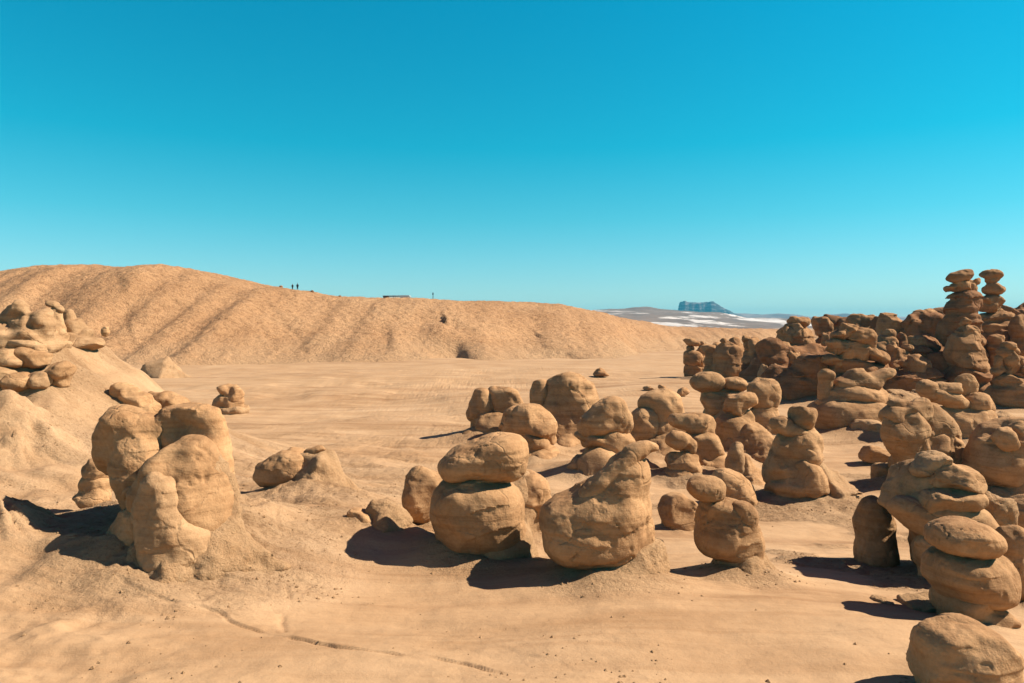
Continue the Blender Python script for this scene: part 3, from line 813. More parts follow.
def mid_rocks():
    t = 'goblin rock'
    K = dict(k=0.5)
    rock('goblin_rock', 'lobed boulder clump with a small knob on its lower left, leftmost of the back row', t, (492, 440), [
        ('left_lobe', None, [(482, 404, 12, 14, -20), (476, 412, 9, 10, -25)]), ('right_lobe', None, [(503, 400, 15, 13, 0, 4), (512, 412, 13, 14, 0, 4), (496, 410, 10, 14, 0, 4)], K),
        ('body', None, [(486, 424, 16, 13), (504, 430, 20, 16), (496, 442, 26, 14)], K), ('knob', None, [(475, 432, 4.2, 6.5)])], G_M, foot=(496, 446, 30, 20))
    rock('goblin_rock', 'beaked boulder with an undercut face standing in front of the leftmost clump', t, (530, 462), [
        ('head', None, [(526, 417, 19, 12), (536, 424, 18, 13, -15), (518, 426, 14, 12), (549, 437, 7, 6, -45)], K), ('shelf', None, [(508, 427, 10, 4.5, -10)]), ('neck', None, [(528, 443, 20, 14), (532, 454, 22, 14)])], G_M, foot=(534, 468, 32, 26))
    rock('goblin_rock', 'tallest smooth boulder of the back row with a thumb-like post on its left', t, (566, 446), [
        ('post', None, [(540, 389, 8.5, 9), (540, 403, 9, 15)], K), ('boulder', None, [(572, 394, 20, 14), (578, 405, 17, 20), (560, 408, 17, 24), (570, 420, 24, 24), (566, 440, 26, 18)], dict(k=0.7))], G_M, foot=(566, 452, 34, 30))
    rock('goblin_rock', 'tall face-like rock with a protruding chin disc behind the duck-shaped rock', t, (606, 478), [
        ('head', None, [(608, 409, 16, 12, 0, 4), (600, 420, 16, 14, 0, 2), (616, 424, 14, 18, 0, 4), (590, 428, 11, 10)], K), ('face', None, [(598, 440, 15, 11), (614, 446, 19, 20, 0, 4), (581, 434, 6, 3.6, 10), (625, 440, 8, 9)]),
        ('chin', None, [(586, 465, 18, 9, -4, -4), (600, 460, 12, 10, 0, -2)], dict(k=0.6)), ('neck', None, [(612, 462, 20, 18, 0, 4), (608, 478, 24, 16, 0, 4)], K)], G_M, foot=(610, 486, 38, 40))
    rock('goblin_rock', 'huge rounded boulder carrying a wedge-shaped capstone, front left of the boulder field', t, (484, 572), [
        ('capstone', None, [(462, 465, 20, 11, 8, 0, 24), (484, 458, 28, 16, 16, 0, 28), (505, 458, 19, 19, 0, 0, 26, 2.8)], dict(k=0.9, warp=0.07, cuts=2, cutd=0.92)),
        ('boulder', None, [(474, 506, 35, 27, 0, 0, 38, 2.6), (486, 518, 35, 30, 0, 0, 38, 2.5), (466, 516, 26, 28)], dict(k=0.7, warp=0.1, cuts=4, cutd=0.9)),
        ('pedestal', M_SKIRT, [(484, 558, 36, 20), (500, 560, 26, 26), (492, 578, 62, 47, 0, 0, 52, 0.95)], APR)], G_M, skirt=0.45)
    rock('goblin_rock', 'brown rough-skinned boulder between the capped boulder and the duck-shaped rock', t, (526, 540), [
        ('boulder', None, [(522, 494, 20, 21), (533, 500, 17, 20)], K), ('skirt', M_SKIRT, [(512, 510, 24, 24), (520, 548, 34, 70, 0, 0, 30, 1.3)], APR)], G_M, skirt=0.45)
    rock('goblin_rock', 'small rounded boulder peeking out left of the capped boulder', t, (424, 522), [
        ('boulder', None, [(420, 482, 13, 13), (428, 488, 16, 15), (424, 504, 18, 18)], dict(k=0.7))], G_M, skirt=0.15)
    rock('goblin_rock', 'duck-shaped rock with a long neck and beak rising from a swollen body', t, (608, 586), [
        ('body', None, [(566, 528, 21, 27, 8, -4, 32, 2.5), (584, 513, 25, 20, 22, 2, 30), (604, 520, 26, 38, 0, 0, 36), (592, 543, 33, 18, 0, -2, 34), (622, 500, 20, 44, -4, 2, 30), (606, 492, 34, 14, 38, 0, 22), (632, 476, 14, 22, 0, 2, 18), (637, 535, 15, 40, 0, 4)], dict(k=0.6, warp=0.07, cuts=1, cutd=0.95)),
        ('neck', None, [(592, 491, 15, 8, 35, -14, 12), (609, 477, 15, 8.5, 40, -13, 12), (625, 462, 13, 7.5, 40, -10, 12), (638, 450.5, 10.5, 7.5, 15, -6, 12), (649, 446.5, 8.5, 4.4, -6, -5, 9)], dict(k=0.8, warp=0.05, crease=0.4, cuts=0, strata=0)),
        ('pedestal', M_SKIRT, [(614, 566, 34, 24), (600, 576, 40, 16), (618, 592, 70, 58, 0, 0, 57, 0.95), (585, 588, 26, 14, 0, -16, 20, 1.4), (640, 566, 18, 30)], APR)], G_M, skirt=0.45)
    rock('goblin_rock', 'pair of egg-shaped boulders leaning together just behind the duck rock head', t, (660, 456), [
        ('left_egg', None, [(644, 426, 14, 17, -8, -8), (645, 432, 13, 14, 0, -8)], dict(cuts=1)), ('right_egg', None, [(656, 406, 16, 13), (668, 411, 14, 17), (673, 424, 11, 20), (664, 436, 18, 20)], dict(k=0.7))], G_M, foot=(662, 468, 40, 40))
    rock('goblin_rock', 'wide-shouldered rock with a cracked apron behind the small capped goblin', t, (704, 480), [
        ('head', None, [(683, 421, 12, 8), (697, 425, 15, 11), (707, 434, 8, 11)], dict(k=0.5)), ('body', None, [(699, 444, 17, 14), (704, 460, 18, 22)], K)], G_M, foot=(704, 487, 26, 36))
    rock('goblin_rock', 'small goblin with a tilted oval cap on a round body beside the duck rock head', t, (686, 486), [
        ('cap', None, [(678, 440, 11, 9, -18), (690, 447, 6, 8, -30)], K), ('body', None, [(680, 462, 13, 11), (690, 463, 8, 13), (686, 476, 16, 14)], K)], G_M, res=1.3, foot=(688, 492, 24, 26))
    rock('goblin_rock', 'tall goblin with two pillow-shaped capstones side by side', t, (718, 436), [
        ('left_cap', None, [(707, 382, 14.5, 9, -3), (711, 383, 11, 8)], dict(cuts=1)), ('right_cap', None, [(734, 384, 12, 6.8, -8)], dict(cuts=1)),
        ('neck', None, [(714, 396, 13, 7), (732, 394, 13, 5.5, 8), (718, 406, 12, 12)], dict(k=0.7))], G_M, res=1.3, foot=(722, 442, 28, 44))
    rock('goblin_rock', 'tilted-headed goblin on a broad furrowed cone, in front of the twin capped one', t, (746, 458), [
        ('head', None, [(738, 405, 12, 11, -20, 0, 0, 2.8), (748, 399, 9, 7, 15)], dict(k=0.4, cuts=5, cutd=0.85)), ('body', None, [(732, 430, 14, 18), (736, 446, 20, 20), (747, 420, 7, 12)], dict(k=0.7)), ('knob', None, [(736, 436, 5.5, 7, 0, -16)])], G_M, res=1.3, foot=(750, 462, 28, 40))
    rock('goblin_rock', 'blocky-headed goblin on a pale flaring skirt, rear right of the tilted head', t, (768, 442), [
        ('head', None, [(760, 391, 12, 11), (769, 394, 10, 15), (762, 401, 12, 9)], dict(k=0.5, cuts=5, cutd=0.86)), ('neck', None, [(764, 415, 12, 12), (768, 430, 15, 16)], dict(k=0.7))], G_M, res=1.3, foot=(770, 446, 24, 32))
    rock('goblin_rock', 'little pale pinnacle with a furrowed right shoulder in the middle of the field', t, (742, 490), [
        ('pinnacle', M_PALE, [(736, 451, 6.5, 8), (735, 463, 8, 13), (735, 478, 10, 14)], K), ('shoulder', None, [(747, 470, 8, 13), (750, 484, 12, 14)], K)], G_M, res=1.3, foot=(746, 494, 22, 24))
    rock('goblin_rock', 'brown blocky rock hidden in shade behind the two-stoned goblin', t, (734, 508), [
        ('block', None, [(724, 482, 12, 10, -20), (735, 490, 13, 14), (738, 505, 17, 16)], K)], G_M)
    rock('goblin_rock', 'squat boulder lying in deep shade left of the two-stoned goblin', t, (678, 528), [
        ('boulder', None, [(674, 508, 14, 13), (686, 512, 12, 15), (682, 522, 18, 10)], K)], G_M)
    rock('goblin_rock', 'goblin with two separate stones on its shoulders, alone in front centre right', t, (738, 581), [
        ('left_stone', None, [(702, 488, 14, 9.5, -6), (712, 490, 11, 10)], dict(k=0.9, warp=0.05, cuts=1)), ('right_stone', None, [(741, 512, 10, 9, -30, -12), (746, 522, 10, 13, 0, -12)], dict(k=0.9, warp=0.06, cuts=1)),
        ('body', None, [(721, 508, 14, 8), (721, 522, 21, 17), (730, 536, 26, 18), (718, 540, 18, 13), (742, 546, 16, 20)], dict(k=0.7, warp=0.1, cuts=2)),
        ('pedestal', M_SKIRT, [(738, 564, 17, 16), (742, 584, 51, 43, 0, 0, 44, 0.95)], APR)], G_M, skirt=0.45, res=1.4)
    rock('goblin_rock', 'stacked goblin with a round boulder head and a slanted flat side stone', t, (806, 508), [
        ('head', None, [(804, 416, 11.5, 11.5), (800, 421, 9, 9)], K), ('side_stone', None, [(782, 425, 10, 7, -20), (794, 432, 13, 6, -18)], dict(k=0.8, cuts=1)),
        ('body', None, [(793, 447, 17, 14), (806, 446, 12, 18), (792, 466, 20, 18), (778, 472, 12, 14)], dict(k=0.7)),
        ('knob', None, [(808, 455, 8, 8, 0, -12), (815, 459, 5, 6, 0, -10)]),
        ('lower_boulder', None, [(802, 478, 17, 15, 0, -14), (812, 483, 14, 12, 0, -12), (784, 490, 15, 12, 0, -8)], dict(k=0.6)),
        ('skirt', M_SKIRT, [(814, 512, 64, 58, 0, 4, 50, 1.15), (806, 512, 44, 26, 0, -8, 30, 1.3)], APR)], G_M, res=1.4)
    rock('low_stone', 'tiny flat-topped stone alone on the wash in front of the clay hill', 'stone', (601, 377), [
        ('stone', M_RED, [(600, 370.5, 4.5, 2.2), (601, 374, 8, 3)])], G_M, skirt=0, res=0.8)
    rock('low_stone', 'dark low block left of the twin capped goblin', 'stone', (684, 397), [('stone', None, [(683, 392, 6, 4, 20)])], G_M, skirt=0, res=0.8)
    rock('low_stone', 'small dark stone nearest the shadow tip left of the twin capped goblin', 'stone', (662, 390), [('stone', None, [(662, 387.5, 4, 2.6)])], G_M, skirt=0, res=0.8)
    rock('low_stone', 'pale crumb of stone left of the small dark stone on the wash', 'stone', (648, 390), [('stone', M_PALE, [(648, 388, 5, 2)])], G_M, skirt=0, res=0.8)

def right_rocks():
    t = 'goblin rock'
    rock('tiered_rock', 'smooth tiered mound with drooping folds and a handle-like pillar below the wall', 'rock formation', (848, 436), [
        ('tier', None, [(846, 384, 12, 6), (858, 378, 10, 8), (868, 384, 12, 8), (882, 375, 12, 5, 20)], dict(k=0.6)),
        ('middle_tier', None, [(852, 393, 24, 7), (838, 402, 20, 6, 5), (862, 398, 20, 8)], dict(k=0.8)),
        ('handle', None, [(827, 375, 7, 5), (826, 384, 5.5, 10), (825, 396, 6, 9), (832, 402, 9, 5)], dict(k=0.8)),
        ('lower_tier', None, [(848, 412, 32, 12, 0, 0, 26), (838, 424, 24, 16, 0, 0, 22), (866, 416, 20, 14), (855, 430, 26, 14)], dict(k=0.7)),
        ('skirt', M_SKIRT, [(895, 403, 30, 10, 12, 14, 20), (876, 416, 22, 14, 0, 10), (915, 398, 22, 8, 10, 30)], dict(APR))], G_R, res=1.2, cfg=dict(cuts=1, strata=0.008, warp=0.1))
    rock('dome_rock', 'small bright dome in front of the tiered mound', t, (870, 442), [
        ('dome', M_PALE, [(866, 428, 13, 8), (876, 434, 14, 9), (862, 438, 18, 8)])], G_R, skirt=0.3, res=1.3)
    rock('goblin_rock', 'leaning ridge-backed goblin with knobs on its crest, right of the bright dome', t, (915, 492), [
        ('crest_knob', None, [(896, 404, 8, 4.5), (903, 405, 7, 5)]), ('head', None, [(912, 411, 12, 10), (921, 410, 9, 11), (898, 415, 16, 9)], dict(k=0.35)),
        ('back', None, [(926, 420, 14, 20, 35, 10), (940, 436, 14, 20, 35, 8), (922, 440, 26, 18, 0, 8)], dict(k=0.7)),
        ('body', None, [(900, 428, 20, 18), (900, 440, 14, 16), (924, 452, 22, 18), (922, 472, 26, 18)], dict(k=0.5)),
        ('shoulder', None, [(950, 441, 9, 9), (952, 450, 10, 12), (946, 462, 16, 14)], dict(k=0.4, rough=1.6))], G_R, res=1.4)
    rock('goblin_rock', 'heap of upright and flat discs with a round head, before the tall spires', t, (962, 445), [
        ('standing_disc', None, [(966, 386, 10.5, 12, 15, 4, 5)]), ('left_bump', None, [(927, 388, 9, 8), (932, 393, 9, 7)]), ('flat_disc', None, [(948, 389, 15, 5.5, 8), (940, 386, 8, 4)]),
        ('middle_disc', None, [(943, 397, 17, 7, -8), (954, 403, 12, 6)]), ('head', None, [(976, 403, 12, 10), (984, 408, 8, 9)], dict(k=0.3)),
        ('body', None, [(972, 418, 15, 11), (982, 420, 10, 12), (952, 412, 10, 8), (960, 425, 20, 16), (966, 438, 26, 12)], dict(k=0.35))], G_R, res=1.2, cfg=dict(cuts=1, strata=0.008, warp=0.08))
    rock('wedge_boulder', 'grooved wedge boulder lying left of the leaning ridge-backed goblin', 'boulder', (880, 466), [
        ('wedge', None, [(874, 455, 11, 9, -15, 0, 0, 3), (888, 458, 15, 7, -22, 0, 0, 2.8)], dict(k=0.25))], G_R, skirt=0.1, res=1.3)
    rock('block_boulder', 'angular block below the grooved wedge boulder', 'boulder', (888, 486), [
        ('block', None, [(885, 474, 11, 10, 0, 0, 0, 3.2), (894, 477, 10, 8, -15, 0, 0, 3)], dict(k=0.3))], G_R, skirt=0.1, res=1.3)
    rock('goblin_rock', 'massive dark-faced boulder cut by the right edge below the heap of discs', t, (1004, 498), [
        ('boulder', None, [(1000, 455, 24, 28), (1020, 450, 30, 30), (1008, 474, 32, 22)], dict(k=0.5)), ('upper_lobe', None, [(1006, 440, 11, 12, 20, -22), (1024, 432, 16, 9, 0, -14)]),
        ('foot', M_SKIRT, [(1008, 494, 30, 8, 0, -10), (1020, 484, 10, 9, 0, -24)], APR)], G_R)
    rock('goblin_rock', 'big layered goblin of stacked slabs leaning over a black hollow', t, (950, 585), [
        ('top_knob', M_PALE, [(934, 460, 12, 6.5, 8, 16, 26), (926, 468, 13, 8, 30, 12)], dict(k=0.6)),
        ('top_slab', None, [(952, 476, 20, 11, -8, 6, 36), (964, 483, 12, 14, 0, 4), (941, 479, 12, 8, 35)], dict(k=0.5, cuts=3)),
        ('middle_slab', None, [(946, 497, 26, 10, 6, 0, 36), (930, 505, 20, 10, 30, -6), (962, 496, 13, 9, -20, -4), (935, 512, 16, 8, 20, -4)], dict(k=0.5, rough=1.8, cuts=3)),
        ('left_flank', None, [(906, 488, 12, 19, -38, 40, 34), (893, 500, 9, 13, -35, 40), (920, 477, 14, 15, -20, 36, 34), (902, 502, 12, 13, 0, 44)], dict(k=0.7)),
        ('body', None, [(912, 514, 18, 12, -35, 0), (932, 520, 24, 13, -25, 0), (950, 520, 26, 22, -10, 2), (958, 545, 30, 34, 0, 16, 50), (960, 562, 26, 34, 0, 26, 44), (952, 538, 20, 34, 0, 40, 40)], dict(k=0.6, cuts=2)),
        ('apron', M_SKIRT, [(978, 560, 62, 71, 0, 10, 52, 0.95), (985, 512, 22, 14, -25, 14)], APR)], G_R, skirt=0.1)
    rock('goblin_rock', 'dark egg-shaped boulder in the black hollow left of the layered goblin', t, (876, 568), [
        ('boulder', None, [(869, 518, 11, 21), (880, 530, 13, 26), (876, 556, 17, 20)], dict(cuts=0, k=0.7))], G_R, skirt=0.1)
    rock('goblin_rock', 'dark boulder tucked under the slabs of the layered goblin', t, (926, 590), [
        ('boulder', None, [(926, 552, 12, 17, 0, 22), (936, 570, 18, 24, 0, 22)])], G_R, skirt=0)
    rock('goblin_rock', 'bun-topped goblin in two thick layers on a dark neck, near the lower right corner', t, (972, 622), [
        ('cap', None, [(955, 537, 22, 13.5, 4, 0, 27), (974, 540, 20, 14, -8, 0, 25)], dict(k=0.9, warp=0.07, cuts=2, cutd=0.93)),
        ('body', None, [(957, 570, 25, 18, -8, 0, 30, 2.5), (978, 576, 26, 20, -12, 0, 30), (996, 578, 14, 21), (970, 585, 28, 14)], dict(k=0.7, warp=0.08, cuts=2, cutd=0.93)),
        ('neck', None, [(973, 603, 29, 16, 0, 0, 0, 3), (976, 622, 34, 16)]), ], G_R, skirt=0.1)
    rock('goblin_rock', 'upright boulder behind the bun-topped goblin at the right edge', t, (1014, 600), [
        ('boulder', None, [(1009, 541, 11, 14), (1015, 556, 13, 26, -10), (1014, 580, 14, 24)], dict(k=0.5))], G_R, skirt=0.1)
    rock('boulder', 'pitted loaf-shaped boulder cut by the bottom edge at lower right', 'boulder', (965, 690), [
        ('loaf', None, [(955, 648, 30, 24, 4, 0, 32, 2.8), (978, 655, 30, 28, -8, 0, 34, 2.7), (958, 672, 36, 22, 0, 0, 36, 2.6), (985, 675, 28, 20), (935, 640, 14, 12)], dict(k=0.5, warp=0.10))], G_R, skirt=0.1)
    rock('goblin_rock', 'smooth dark boulder cut by the right edge above the bun-topped goblin', t, (1020, 552), [
        ('boulder', None, [(1018, 516, 18, 19), (1030, 520, 20, 24)])], G_R, skirt=0.1)
    for lab, b, l in (('flat pale slab on the sand between the disc heap and the hooded face rock', (1000, 424), [(1000, 418, 14, 5, 4), (1010, 421, 9, 4)]),
                      ('flat crusty slab left of the neck of the bun-topped goblin, larger of two', (925, 610), [(925, 604, 24, 6, 4, 0, 20), (940, 604, 16, 6)]),
                      ('flat crusty slab at the rim of the black hollow, smaller of two', (884, 606), [(883, 602, 10, 4, -12, 0, 10)])):
        rock('rock_slab', lab, 'slab', b, [('slab', M_SKIRT, l, dict(rough=2.2, strata=0.05))], G_R, skirt=0, res=1.3)
    for lab, px, py, a in (('palm-sized stone right of the layered goblin apron', 1000, 506, 6), ('small loose stone beside the foot of the massive dark-faced boulder', 994, 492, 4), ('small pale stone under the round head of the disc heap', 966, 445, 6),
                           ('small stone in the sand below the angular block', 872, 492, 4)):
        rock('loose_stone', lab, 'stone', (px, py), [('stone', None, [(px, py - a * 0.5, a, a * 0.75)])], G_R, skirt=0, res=1.0)

def wall_rocks():
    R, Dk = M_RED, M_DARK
    t = 'rock'
    def w(name, label, base, D, parts, **k):
        rock(name, label, k.pop('cat', 'rock'), base, parts, G_W, D=D, res=k.pop('res', 1.1), skirt=k.pop('skirt', 0.15), mat=k.pop('mat', R), cfg=k.pop('cfg', dict(cuts=7, cutd=0.76, k=0.16, warp=0.17, strata=0.03, crease=1.2)), fix=k.pop('fix', 'wall'))
    AN = dict(warp=0.2, k=0.2, cuts=6, cutd=0.78)
    w('hoodoo', 'slim mushroom hoodoo on its own at the left end of the right rock wall', (694, 378), 112, [
        ('cap', None, [(690, 342, 6, 3.6, -12), (695, 343, 5, 3)]), ('neck', None, [(691, 349.5, 3.8, 5)]), ('middle', None, [(692, 358, 9, 8), (696, 361, 7, 7)]), ('base', None, [(693, 371, 8, 8), (699, 372, 5, 7)])], cat='hoodoo', res=0.8)
    w('hoodoo', 'stubby hoodoo joined behind the slim mushroom hoodoo', (702, 374), 114, [('hoodoo', None, [(701, 344, 3, 3), (701, 352, 4, 6), (701, 364, 5, 10)])], cat='hoodoo', res=0.8)
    w('rock', 'low round-shouldered rock next to the slim mushroom hoodoo', (712, 378), 106, [('rock', None, [(709, 350, 7, 6), (713, 358, 9, 9), (712, 371, 10, 10)]), ('cap', None, [(716, 345, 4, 3)])], res=0.9)
    w('rock', 'sharp-pointed dark rock, tallest at the left end of the wall', (732, 382), 102, [('peak', None, [(735, 344, 5, 9, 12), (738, 352, 6, 12)]), ('body', None, [(727, 352, 11, 12), (729, 366, 14, 14), (736, 372, 12, 14)], dict(k=0.5)), ('cap', None, [(724, 341.5, 3.5, 3)])], res=0.9)
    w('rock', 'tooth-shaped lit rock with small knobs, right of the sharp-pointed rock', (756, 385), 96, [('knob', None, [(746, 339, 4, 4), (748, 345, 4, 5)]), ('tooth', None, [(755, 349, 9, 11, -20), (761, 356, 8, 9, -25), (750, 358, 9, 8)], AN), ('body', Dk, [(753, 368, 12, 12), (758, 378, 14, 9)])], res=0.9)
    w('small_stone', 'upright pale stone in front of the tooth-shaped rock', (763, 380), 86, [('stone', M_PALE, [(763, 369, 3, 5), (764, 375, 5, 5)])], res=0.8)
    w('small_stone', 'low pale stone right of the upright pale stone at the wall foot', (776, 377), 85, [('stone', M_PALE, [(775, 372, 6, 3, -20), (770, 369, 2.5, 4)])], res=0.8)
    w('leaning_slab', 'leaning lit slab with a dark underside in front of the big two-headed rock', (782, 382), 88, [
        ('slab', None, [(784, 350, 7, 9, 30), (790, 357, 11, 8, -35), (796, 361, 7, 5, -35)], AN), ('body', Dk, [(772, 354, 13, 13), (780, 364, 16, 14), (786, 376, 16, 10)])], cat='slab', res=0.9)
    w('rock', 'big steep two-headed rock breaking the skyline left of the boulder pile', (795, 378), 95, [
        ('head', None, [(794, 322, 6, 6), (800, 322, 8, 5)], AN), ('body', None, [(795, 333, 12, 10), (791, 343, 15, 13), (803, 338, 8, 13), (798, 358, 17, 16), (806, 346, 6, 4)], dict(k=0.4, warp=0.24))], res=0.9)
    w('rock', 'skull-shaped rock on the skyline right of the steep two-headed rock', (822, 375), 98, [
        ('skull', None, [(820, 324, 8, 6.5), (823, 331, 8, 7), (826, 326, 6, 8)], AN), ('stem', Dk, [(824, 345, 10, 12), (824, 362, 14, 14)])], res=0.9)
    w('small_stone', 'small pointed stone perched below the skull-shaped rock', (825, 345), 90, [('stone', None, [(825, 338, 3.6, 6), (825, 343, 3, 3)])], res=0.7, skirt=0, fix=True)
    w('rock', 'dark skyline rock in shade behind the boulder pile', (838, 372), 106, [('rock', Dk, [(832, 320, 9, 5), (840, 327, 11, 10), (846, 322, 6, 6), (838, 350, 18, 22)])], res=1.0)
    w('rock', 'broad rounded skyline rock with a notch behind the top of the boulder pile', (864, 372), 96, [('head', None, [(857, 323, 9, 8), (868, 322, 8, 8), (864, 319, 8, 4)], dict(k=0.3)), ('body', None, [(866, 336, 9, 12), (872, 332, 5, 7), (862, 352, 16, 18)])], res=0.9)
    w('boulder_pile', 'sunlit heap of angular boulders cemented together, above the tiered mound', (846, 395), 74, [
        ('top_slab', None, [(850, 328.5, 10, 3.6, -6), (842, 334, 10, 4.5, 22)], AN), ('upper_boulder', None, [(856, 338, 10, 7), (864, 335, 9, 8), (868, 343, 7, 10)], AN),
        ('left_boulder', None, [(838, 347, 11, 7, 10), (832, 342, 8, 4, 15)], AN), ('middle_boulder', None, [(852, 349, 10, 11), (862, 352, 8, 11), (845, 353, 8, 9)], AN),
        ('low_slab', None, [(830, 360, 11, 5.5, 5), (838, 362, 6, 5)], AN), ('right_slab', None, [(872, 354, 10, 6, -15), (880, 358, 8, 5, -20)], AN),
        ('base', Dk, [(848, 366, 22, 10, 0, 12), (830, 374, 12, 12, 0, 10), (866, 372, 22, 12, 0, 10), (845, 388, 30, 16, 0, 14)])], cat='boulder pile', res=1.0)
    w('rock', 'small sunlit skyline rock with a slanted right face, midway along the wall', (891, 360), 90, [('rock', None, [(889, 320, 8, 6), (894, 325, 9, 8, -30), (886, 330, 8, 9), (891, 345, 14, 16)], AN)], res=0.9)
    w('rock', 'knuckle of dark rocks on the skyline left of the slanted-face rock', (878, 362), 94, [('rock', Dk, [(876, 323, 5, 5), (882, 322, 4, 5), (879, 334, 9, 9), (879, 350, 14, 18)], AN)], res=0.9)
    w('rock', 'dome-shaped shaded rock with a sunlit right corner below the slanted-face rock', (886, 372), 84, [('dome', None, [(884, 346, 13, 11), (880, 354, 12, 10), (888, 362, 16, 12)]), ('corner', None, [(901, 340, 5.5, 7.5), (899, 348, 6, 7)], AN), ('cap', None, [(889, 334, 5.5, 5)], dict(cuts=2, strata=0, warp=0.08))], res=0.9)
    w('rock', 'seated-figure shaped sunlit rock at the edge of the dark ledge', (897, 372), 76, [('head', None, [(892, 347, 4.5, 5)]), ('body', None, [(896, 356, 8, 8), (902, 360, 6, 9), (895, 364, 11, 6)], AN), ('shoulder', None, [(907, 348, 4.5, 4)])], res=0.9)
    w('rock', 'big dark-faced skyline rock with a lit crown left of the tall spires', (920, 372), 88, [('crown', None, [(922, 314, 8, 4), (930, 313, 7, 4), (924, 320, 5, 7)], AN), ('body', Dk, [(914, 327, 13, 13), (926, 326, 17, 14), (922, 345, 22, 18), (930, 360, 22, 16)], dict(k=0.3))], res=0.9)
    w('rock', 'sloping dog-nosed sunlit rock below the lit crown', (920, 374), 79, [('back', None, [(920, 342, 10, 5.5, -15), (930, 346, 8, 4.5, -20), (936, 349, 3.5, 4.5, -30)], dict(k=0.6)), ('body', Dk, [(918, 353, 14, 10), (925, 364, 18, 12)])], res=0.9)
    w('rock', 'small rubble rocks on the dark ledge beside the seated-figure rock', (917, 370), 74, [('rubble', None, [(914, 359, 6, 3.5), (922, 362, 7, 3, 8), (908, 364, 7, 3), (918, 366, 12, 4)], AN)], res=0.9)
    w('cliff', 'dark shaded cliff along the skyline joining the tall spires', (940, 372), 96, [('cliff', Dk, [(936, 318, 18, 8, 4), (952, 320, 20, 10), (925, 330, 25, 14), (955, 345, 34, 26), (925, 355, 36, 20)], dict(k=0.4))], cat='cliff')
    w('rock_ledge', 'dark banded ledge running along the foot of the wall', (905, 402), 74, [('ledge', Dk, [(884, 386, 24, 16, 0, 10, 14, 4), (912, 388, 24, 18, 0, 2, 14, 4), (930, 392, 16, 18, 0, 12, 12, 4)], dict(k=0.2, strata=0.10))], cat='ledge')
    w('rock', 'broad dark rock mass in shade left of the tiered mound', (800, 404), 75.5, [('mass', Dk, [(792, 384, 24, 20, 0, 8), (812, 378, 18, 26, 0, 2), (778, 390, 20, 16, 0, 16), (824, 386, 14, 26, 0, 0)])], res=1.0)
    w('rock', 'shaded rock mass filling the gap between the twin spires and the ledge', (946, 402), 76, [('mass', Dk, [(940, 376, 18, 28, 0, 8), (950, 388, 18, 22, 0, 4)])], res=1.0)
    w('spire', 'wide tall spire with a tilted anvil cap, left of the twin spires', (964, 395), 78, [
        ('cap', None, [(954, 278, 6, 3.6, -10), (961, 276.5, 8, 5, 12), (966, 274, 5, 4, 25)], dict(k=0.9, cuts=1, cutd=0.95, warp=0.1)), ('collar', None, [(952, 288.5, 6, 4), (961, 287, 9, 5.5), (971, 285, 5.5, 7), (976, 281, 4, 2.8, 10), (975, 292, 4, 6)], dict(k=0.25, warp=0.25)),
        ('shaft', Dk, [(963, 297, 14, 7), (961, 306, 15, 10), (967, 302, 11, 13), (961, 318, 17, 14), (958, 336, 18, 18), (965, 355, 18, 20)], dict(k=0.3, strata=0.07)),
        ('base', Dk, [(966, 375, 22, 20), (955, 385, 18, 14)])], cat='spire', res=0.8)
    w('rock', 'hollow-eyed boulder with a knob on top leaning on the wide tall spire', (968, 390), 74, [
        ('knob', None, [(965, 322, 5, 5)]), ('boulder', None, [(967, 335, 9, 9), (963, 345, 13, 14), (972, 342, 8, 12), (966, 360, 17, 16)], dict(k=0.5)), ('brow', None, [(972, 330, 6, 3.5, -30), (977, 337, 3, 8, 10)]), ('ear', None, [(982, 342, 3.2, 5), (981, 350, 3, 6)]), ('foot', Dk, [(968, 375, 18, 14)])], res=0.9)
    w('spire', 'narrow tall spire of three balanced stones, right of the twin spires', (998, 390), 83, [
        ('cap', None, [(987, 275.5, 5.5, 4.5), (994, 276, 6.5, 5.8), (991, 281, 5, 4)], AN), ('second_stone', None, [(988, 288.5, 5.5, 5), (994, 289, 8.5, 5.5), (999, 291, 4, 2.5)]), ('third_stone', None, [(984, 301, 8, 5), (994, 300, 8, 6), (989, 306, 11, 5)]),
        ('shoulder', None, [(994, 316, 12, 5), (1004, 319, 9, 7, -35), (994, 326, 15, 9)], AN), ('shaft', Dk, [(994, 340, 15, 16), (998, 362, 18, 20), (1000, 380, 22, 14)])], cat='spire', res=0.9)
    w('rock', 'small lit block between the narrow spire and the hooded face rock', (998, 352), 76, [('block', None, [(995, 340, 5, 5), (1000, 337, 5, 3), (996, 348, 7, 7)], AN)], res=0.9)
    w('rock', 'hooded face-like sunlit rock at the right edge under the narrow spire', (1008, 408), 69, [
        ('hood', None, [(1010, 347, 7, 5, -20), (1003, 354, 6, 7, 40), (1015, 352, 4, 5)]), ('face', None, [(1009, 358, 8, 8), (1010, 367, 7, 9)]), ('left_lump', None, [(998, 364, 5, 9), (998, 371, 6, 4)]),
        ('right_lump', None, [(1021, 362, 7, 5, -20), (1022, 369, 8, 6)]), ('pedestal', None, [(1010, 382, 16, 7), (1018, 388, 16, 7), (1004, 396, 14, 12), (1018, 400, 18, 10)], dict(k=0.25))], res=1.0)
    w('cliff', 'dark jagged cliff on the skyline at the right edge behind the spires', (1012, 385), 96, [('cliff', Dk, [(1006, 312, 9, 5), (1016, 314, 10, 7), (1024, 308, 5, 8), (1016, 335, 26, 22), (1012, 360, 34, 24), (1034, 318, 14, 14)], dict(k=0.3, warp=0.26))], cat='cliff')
    w('rock', 'shaded rock with a small lit nick at the right edge beside the hooded face rock', (1022, 385), 80, [('rock', None, [(1021, 328, 8, 12), (1022, 348, 9, 14)])], res=1.0)
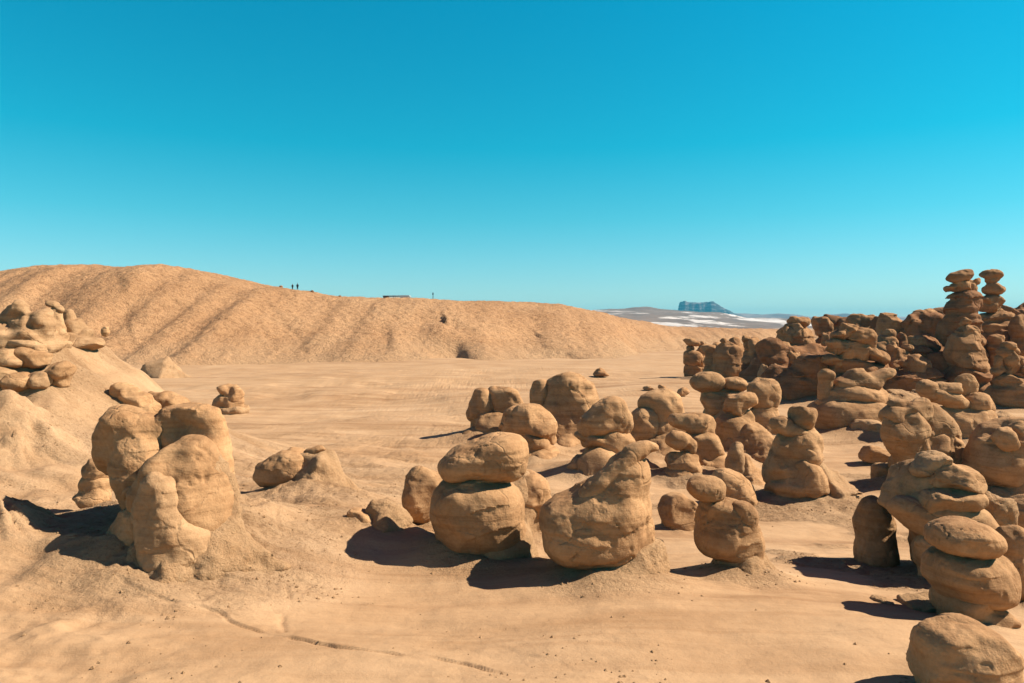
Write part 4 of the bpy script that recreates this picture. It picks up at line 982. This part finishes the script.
    w('cliff', 'low dark rock bank behind the leaning slab and skull-shaped rock', (812, 385), 92, [('bank', Dk, [(790, 366, 30, 16, 0, 10), (822, 366, 28, 20, 0, 10), (760, 372, 20, 10, 0, 14)], dict(k=0.4))], cat='bank')

for f in (left_rocks, mid_rocks, right_rocks, wall_rocks): f()
build_rocks()

# ---------------------------------------------------------------- things on the hill
def plain_mesh(lobes, vox):
    return rock_mesh(lobes, vox, k=0.5, warp=0.0, rough=0.0, crease=0.0, cuts=0, seed=3, plain=True)

def person(label, col, lean, h, px, D, jacket, trousers):
    x = (px - 512) / F * D
    z = float(hill_h(np.array([x]), np.array([D]))[0]) - 0.03
    s = h / 1.75
    skin = flat_mat('skin ' + label[:12], (0.30, 0.17, 0.11))
    def L(*ls): return [((a[0] * s, a[1] * s, a[2] * s), (a[3] * s, a[4] * s, a[5] * s), math.radians(a[6]) if len(a) > 6 else 0, 2) for a in ls]
    body = L((0, 0, 1.62, 0.085, 0.10, 0.12), (0, 0, 1.48, 0.055, 0.055, 0.08), (0, 0, 1.22, 0.17, 0.10, 0.25), (0, 0, 0.95, 0.15, 0.10, 0.14),
             (-0.09, 0, 0.68, 0.075, 0.08, 0.27), (0.09, 0.04 * lean, 0.68, 0.075, 0.08, 0.27), (-0.10, 0, 0.28, 0.052, 0.06, 0.27), (0.10, 0.06 * lean, 0.28, 0.052, 0.06, 0.27),
             (-0.10, -0.06, 0.04, 0.05, 0.13, 0.045), (0.10, -0.06, 0.04, 0.05, 0.13, 0.045),
             (-0.23, 0, 1.22, 0.045, 0.05, 0.19, -8), (0.23, 0, 1.22, 0.045, 0.05, 0.19, 8), (-0.26, -0.03, 0.95, 0.036, 0.04, 0.17), (0.26, -0.03, 0.95, 0.036, 0.04, 0.17), (-0.26, -0.04, 0.77, 0.03, 0.04, 0.07), (0.26, -0.04, 0.77, 0.03, 0.04, 0.07))
    V, Q = plain_mesh(body, 0.028)
    o = tag(mesh_obj('person', V, Q, skin, None, (x, D, z)), label, 'person', 'people standing on the hill crest')
    V, Q = plain_mesh(L((0, 0, 1.22, 0.20, 0.135, 0.27), (0, 0, 1.02, 0.19, 0.135, 0.14), (-0.23, 0, 1.22, 0.068, 0.07, 0.21, -8), (0.23, 0, 1.22, 0.068, 0.07, 0.21, 8), (-0.26, -0.02, 0.98, 0.055, 0.06, 0.17), (0.26, -0.02, 0.98, 0.055, 0.06, 0.17)), 0.028)
    mesh_obj('jacket', V, Q, jacket, o)
    V, Q = plain_mesh(L((0, 0, 0.93, 0.175, 0.125, 0.14), (-0.09, 0, 0.66, 0.098, 0.10, 0.29), (0.09, 0.04 * lean, 0.66, 0.098, 0.10, 0.29), (-0.10, 0, 0.30, 0.075, 0.08, 0.25), (0.10, 0.06 * lean, 0.30, 0.075, 0.08, 0.25)), 0.028)
    mesh_obj('trousers', V, Q, trousers, o)
    V, Q = plain_mesh(L((0, 0.02, 1.68, 0.095, 0.11, 0.09)), 0.02)
    mesh_obj('hair', V, Q, trousers, o)

def box(x0, x1, y0, y1, z0, z1, V, Q):
    n = len(V)
    V += [(x, y, z) for z in (z0, z1) for x, y in ((x0, y0), (x1, y0), (x1, y1), (x0, y1))]
    Q += [tuple(n + i for i in q) for q in ((3, 2, 1, 0), (4, 5, 6, 7), (0, 1, 5, 4), (1, 2, 6, 5), (2, 3, 7, 6), (3, 0, 4, 7))]

def hill_things():
    navy = flat_mat('dark jacket cloth', (0.03, 0.035, 0.045)); black = flat_mat('dark trouser cloth', (0.02, 0.02, 0.022)); brown = flat_mat('brown cloth', (0.06, 0.045, 0.04))
    person('taller person in dark clothes standing on the hill crest, right one of the pair', 0, 0.4, 1.82, 297.5, 198.5, navy, black)
    person('shorter person in dark clothes standing on the hill crest, left one of the pair', 0, -0.3, 1.60, 292.5, 199.5, brown, black)
    # low shelter
    D = 240.0; x0, x1 = (384 - 512) / F * D, (410 - 512) / F * D
    gz = float(hill_h(np.array([(x0 + x1) / 2]), np.array([D]))[0])
    top = EYE - (295.8 - HOR) / F * D
    root = tag(empty('shelter', ((x0 + x1) / 2, D, gz)), 'low flat-roofed shelter on the hill skyline with a white right end', 'shelter')
    ox, w = (x0 + x1) / 2, (x1 - x0) / 2
    grey = flat_mat('grey roof sheet', (0.50, 0.50, 0.49)); white = flat_mat('white painted board', (0.75, 0.75, 0.74)); dark = flat_mat('dark stained wood', (0.05, 0.04, 0.035))
    V, Q = [], []; box(-w, w, -2.6, 2.6, top - gz - 0.22, top - gz, V, Q); mesh_obj('roof', V, Q, grey, root, smooth=False)
    V, Q = [], []; box(w * 0.35, w + 0.05, -2.66, -2.603, top - gz - 1.0, top - gz + 0.06, V, Q); mesh_obj('fascia', V, Q, white, root, smooth=False)
    V, Q = [], []; box(-w + 0.1, -w * 0.7, -2.2, 2.2, -0.3, top - gz - 0.222, V, Q); mesh_obj('wall_panel', V, Q, dark, root, smooth=False)
    for sx in (-0.2, 0.9):
        for sy in (-2.2, 2.2):
            V, Q = [], []; box(sx * w - 0.09, sx * w + 0.09, sy - 0.09, sy + 0.09, -0.3, top - gz - 0.222, V, Q); mesh_obj('post', V, Q, dark, root, smooth=False)
    # trail post
    D = 217.0; x = (433 - 512) / F * D; gz = float(hill_h(np.array([x]), np.array([D]))[0])
    root = tag(empty('trail_post', (x, D, gz)), 'thin dark post with a small plate standing alone on the hill crest', 'post')
    V, Q = [], []; box(-0.08, 0.08, -0.08, 0.08, -0.3, 2.1, V, Q); mesh_obj('post', V, Q, dark, root, smooth=False)
    V, Q = [], []; box(-0.16, 0.16, -0.115, -0.083, 1.35, 1.95, V, Q); mesh_obj('plate', V, Q, dark, root, smooth=False)
    for lab, px, D, r in (('small dark stone on the hill crest, right of the two people', 312, 201, 0.55), ('small stone on the hill crest between the dark stone and the shelter', 340, 205, 0.45),
                          ('pale stone on the hill crest just left of the two people', 281, 199.5, 0.5)):
        x = (px - 512) / F * D; gz = float(hill_h(np.array([x]), np.array([D]))[0])
        V, Q = rock_mesh([((0, 0, 0.25 * r), (r, r * 0.8, r * 0.75), 0, 2.3)], 0.09, seed=px)
        tag(mesh_obj('crest_stone', V, Q, M_DARK if 'dark' in lab else M_RED, None, (x, D, gz)), lab, 'stone', 'stones on the hill crest')

# ---------------------------------------------------------------- loose grit
def build_grit():
    r = np.random.default_rng(5)
    n = 60000
    D = 11 + 24 * r.random(n) ** 1.4
    x = (r.uniform(-60, 1084, n) - 512) / F * D
    m = rough_mask(x, D)
    for mx, my, rr, a in MOUNDS: m = np.maximum(m, 0.7 * np.exp(-(np.hypot(x - mx, D - my) / rr / 1.2) ** 4))
    clump = sstep(0.0, 0.5, noise(xy0(x, D, 1.1, 1.3), 90))
    keep = r.random(n) < (m * (0.10 + 0.6 * clump) + 0.0008)
    x, y = x[keep], D[keep]
    z = ground_h(x, y)
    sz = 0.012 + 0.030 * r.random(len(x)) ** 4 + 0.012 * r.random(len(x))
    base = np.array([(1, 0, 0), (-1, 0, 0), (0, 1, 0), (0, -1, 0), (0, 0, .75), (0, 0, -.75)], float)
    tri = np.array([(0, 2, 4), (2, 1, 4), (1, 3, 4), (3, 0, 4), (2, 0, 5), (1, 2, 5), (3, 1, 5), (0, 3, 5)])
    P = base[None] * sz[:, None, None] * r.uniform(0.6, 1.4, (len(x), 6, 1))
    a = r.uniform(0, 6.28, len(x)); ca, sa = np.cos(a)[:, None], np.sin(a)[:, None]
    px, py = P[..., 0] * ca - P[..., 1] * sa, P[..., 0] * sa + P[..., 1] * ca
    V = np.stack([px + x[:, None], py + y[:, None], P[..., 2] + z[:, None] + 0.15 * sz[:, None]], -1).reshape(-1, 3)
    T = (tri[None] + 6 * np.arange(len(x))[:, None, None]).reshape(-1, 3)
    tag(mesh_obj('grit', V, [], M_SKIRT, smooth=False, tris=T), kind='stuff')
build_light()
build_ground()
build_grit()
build_hill()
hill_things()
build_far()
if HAZE: build_haze()
build_camera()
